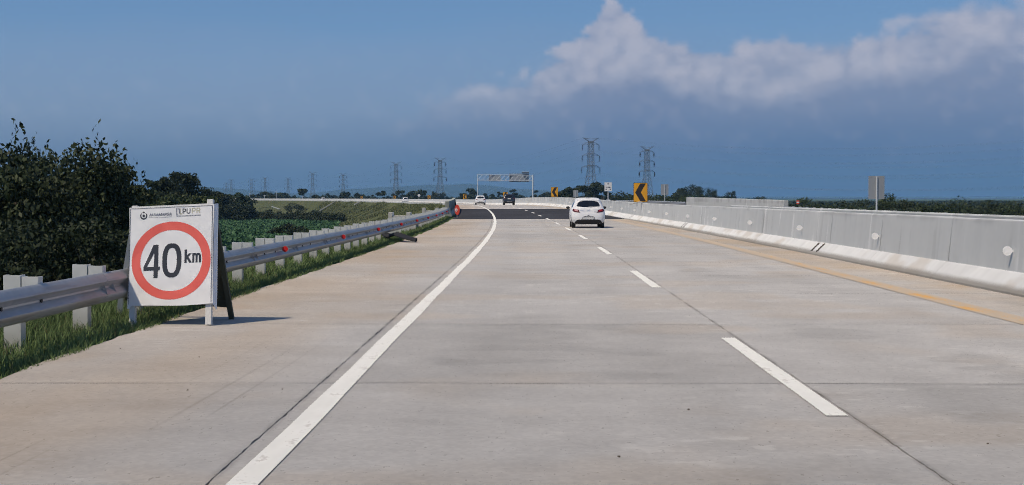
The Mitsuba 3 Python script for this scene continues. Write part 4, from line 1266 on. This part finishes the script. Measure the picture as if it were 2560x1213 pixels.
RR = [(1994, 502, 250, 6), (2022, 499, 255, 6), (2052, 504, 245, 6), (2085, 505, 250, 6.5), (2116, 501, 240, 6), (2148, 498, 235, 6), (2180, 500, 230, 6), (2212, 500, 235, 5.5), (2240, 488, 232, 6), (2268, 500, 228, 6), (2300, 502, 225, 6), (2332, 503, 222, 6), (2364, 502, 226, 6), (2396, 500, 224, 6.5), (2428, 498, 228, 6.5), (2460, 503, 222, 6.5), (2495, 497, 224, 6.5), (2530, 502, 220, 6.5), (2565, 499, 224, 6.5)]
for i, (px, yt, d, W) in enumerate(RR):
    by_top(px, yt + (8, -3, 5, 0, 9, 3)[i % 6] - (6 if px == 2240 else 0), d, W * 1.05, 1500, .42, f'bushy green tree above the right end of the median wall, {ORD[i]} from the left', 400 + i, clumps=18, z0=.30, name='bushy_tree', tone=MID if i % 3 else DARK, group='bushy trees on the right')
# far-off wood that reads as one mass
n = 26000
rg = np.random.default_rng(77)
az_ = rg.uniform(-.46, .46, n)
dd = rg.uniform(1050, 1900, n)
hh = np.where(az_ > .12, .42, 1.0) * (3.0 + 9.0 * meshkit.fbm(np.stack([az_ * 60, dd * .004, az_ * 0], -1), 3, 6)) * rg.random(n) ** .5
v, f = leaf_mesh(np.stack([az_ * dd, dd, GZ + hh], -1), np.full(n, 4.0), .0, .7, rg)
put('far_wood', (v, f), 'm_leaf', kind='stuff', label='low far-off belt of dark trees along the horizon', color=tint(n, *DARK, rg))

# field crop between the trees and the embankment
n = 46000
dd = rg.uniform(175, 448, n)
xx = rg.uniform(0, 1, n)
left, right = -.30 * dd, _c(dd) - 5.6 - slope_w(dd) * 1.06
rows_ = np.round((left + (right - left) * xx) / 1.1) * 1.1 + rg.normal(0, .16, n)
v, f = leaf_mesh(np.stack([rows_, dd, GZ + .15 + rg.random(n) * (.55 + .7 * meshkit.fbm(np.stack([rows_ * .12, dd * .05, dd * 0], -1), 3, 3))], -1), rg.uniform(.4, .95, n), .12, .55, rg)
put('field_crop', (v, f), 'm_leaf', kind='stuff', label='green crop field below the embankment', color=tint(n, (.038, .098, .042), (.092, .185, .076), rg))


def blades(x, y, z, h, w, rg, lean=.35):
    n = len(x)
    a = rg.uniform(0, 2 * np.pi, n)
    dx, dy = np.cos(a) * w / 2, np.sin(a) * w / 2
    l = rg.normal(0, lean, (n, 2)) * h[:, None]
    b0, b1 = np.stack([x - dx, y - dy, z], -1), np.stack([x + dx, y + dy, z], -1)
    m0, m1 = np.stack([x - dx * .8 + l[:, 0] * .3, y - dy * .8 + l[:, 1] * .3, z + h * .55], -1), np.stack([x + dx * .8 + l[:, 0] * .3, y + dy * .8 + l[:, 1] * .3, z + h * .55], -1)
    t = np.stack([x + l[:, 0], y + l[:, 1], z + h], -1)
    v = np.stack([b0, b1, m0, m1, t], 1).reshape(-1, 3)
    i = np.arange(n)[:, None] * 5
    return v, np.concatenate([i + [0, 1, 3], i + [0, 3, 2], i + [2, 3, 4]], 1).reshape(-1, 3)


# verge grass along the guardrail
V, F, C, off_ = [], [], [], 0
for d0, d1, n, w0 in ((6, 24, 46000, .010), (24, 50, 40000, .017), (50, 105, 34000, .035)):
    d = d0 + (d1 - d0) * rg.random(n)
    q = rg.random(n)
    u = -4.38 - 3.4 * q ** 1.25
    edge = -4.47 + (meshkit.fbm(np.stack([d * .8, d * 0, d * 0], -1), 3, 15) - .5) * .34 + .05
    keep = u < edge
    d, u = d[keep], u[keep]
    patch = meshkit.fbm(np.stack([d * .45, u * .9, d * 0], -1), 3, 25)
    h = np.interp(u, [-7.5, -5.6, -5.1, -4.75, -4.4], [.40, .32, .20, .15, .08]) * (.35 + 1.1 * patch) * rg.uniform(.5, 1.2, len(d))
    keep = (patch > .30) | (rg.random(len(d)) < .35)
    d, u, h, patch = d[keep], u[keep], h[keep], patch[keep]
    P = R(u, d, np.interp(u, [-7.8, -6.4, -5.6, -4.4], [-.75, -.16, -.06, -.03]))
    v, f = blades(P[:, 0], P[:, 1], P[:, 2], h, w0 * rg.uniform(.6, 1.4, len(d)), rg)
    c = tint(len(d), (.085, .138, .048), (.18, .25, .095), rg, 5, (.17, .15, .07), .06) * np.repeat(.70 + .6 * patch, 5)[:, None]
    V.append(v); F.append(f + off_); C.append(c); off_ += len(v)
put('verge_grass', (np.vstack(V), np.vstack(F)), 'm_blade', kind='stuff', label='green grass growing along the guardrail and over the edge of the pavement', color=np.clip(np.vstack(C), 0, 1))
# weeds on the slopes
V, F, C, off_ = [], [], [], 0
for d0, d1, n, hh_, ww in ((8, 100, 26000, .55, .05), (100, 300, 30000, .40, .10), (300, 620, 30000, .45, .18)):
    d = d0 + (d1 - d0) * rg.random(n) ** .8
    t = rg.random(n)
    u = -6.0 - slope_w(d) * 1.02 * t
    P = R(u, d, 0); P[:, 2] = np.interp(-(u + 5.6) / slope_w(d), [0, .04, .25, .5, .75, 1.03], [-.05, -.16, GZ * .26, GZ * .5, GZ * .72, GZ]) + road_z(d) * np.clip(1 - t * 1.6, 0, 1) - .1
    patch = meshkit.fbm(np.stack([P[:, 0] * .12, P[:, 1] * .07, d * 0], -1), 4, 35)
    h = hh_ * (.25 + 1.5 * np.clip(patch - .3, 0, 1) * 2) * rg.uniform(.5, 1.3, n)
    v, f = blades(P[:, 0], P[:, 1], P[:, 2], h, ww * rg.uniform(.6, 1.5, n), rg, .5)
    c = tint(n, (.085, .108, .044), (.175, .190, .085), rg, 5, (.24, .21, .13), .06) * np.repeat(.62 + .75 * patch, 5)[:, None]
    V.append(v); F.append(f + off_); C.append(c); off_ += len(v)
put('slope_weeds', (np.vstack(V), np.vstack(F)), 'm_blade', kind='stuff', label='olive green weeds covering the embankment slope', color=np.clip(np.vstack(C), 0, 1))
# ------------------------------------------------------------------ air
HT = 240.0
scene['haze'] = {'type': 'cube', 'to_world': T().translate([0, 5800, (HT - 8.0) / 2]).scale([8000, 6400, (HT + 8.0) / 2]), 'bsdf': {'type': 'null'}, 'interior': {'type': 'ref', 'id': 'haze_air'}}
labels['haze'] = {'kind': 'stuff', 'label': 'thin blue haze over the plain and the far pylons'}
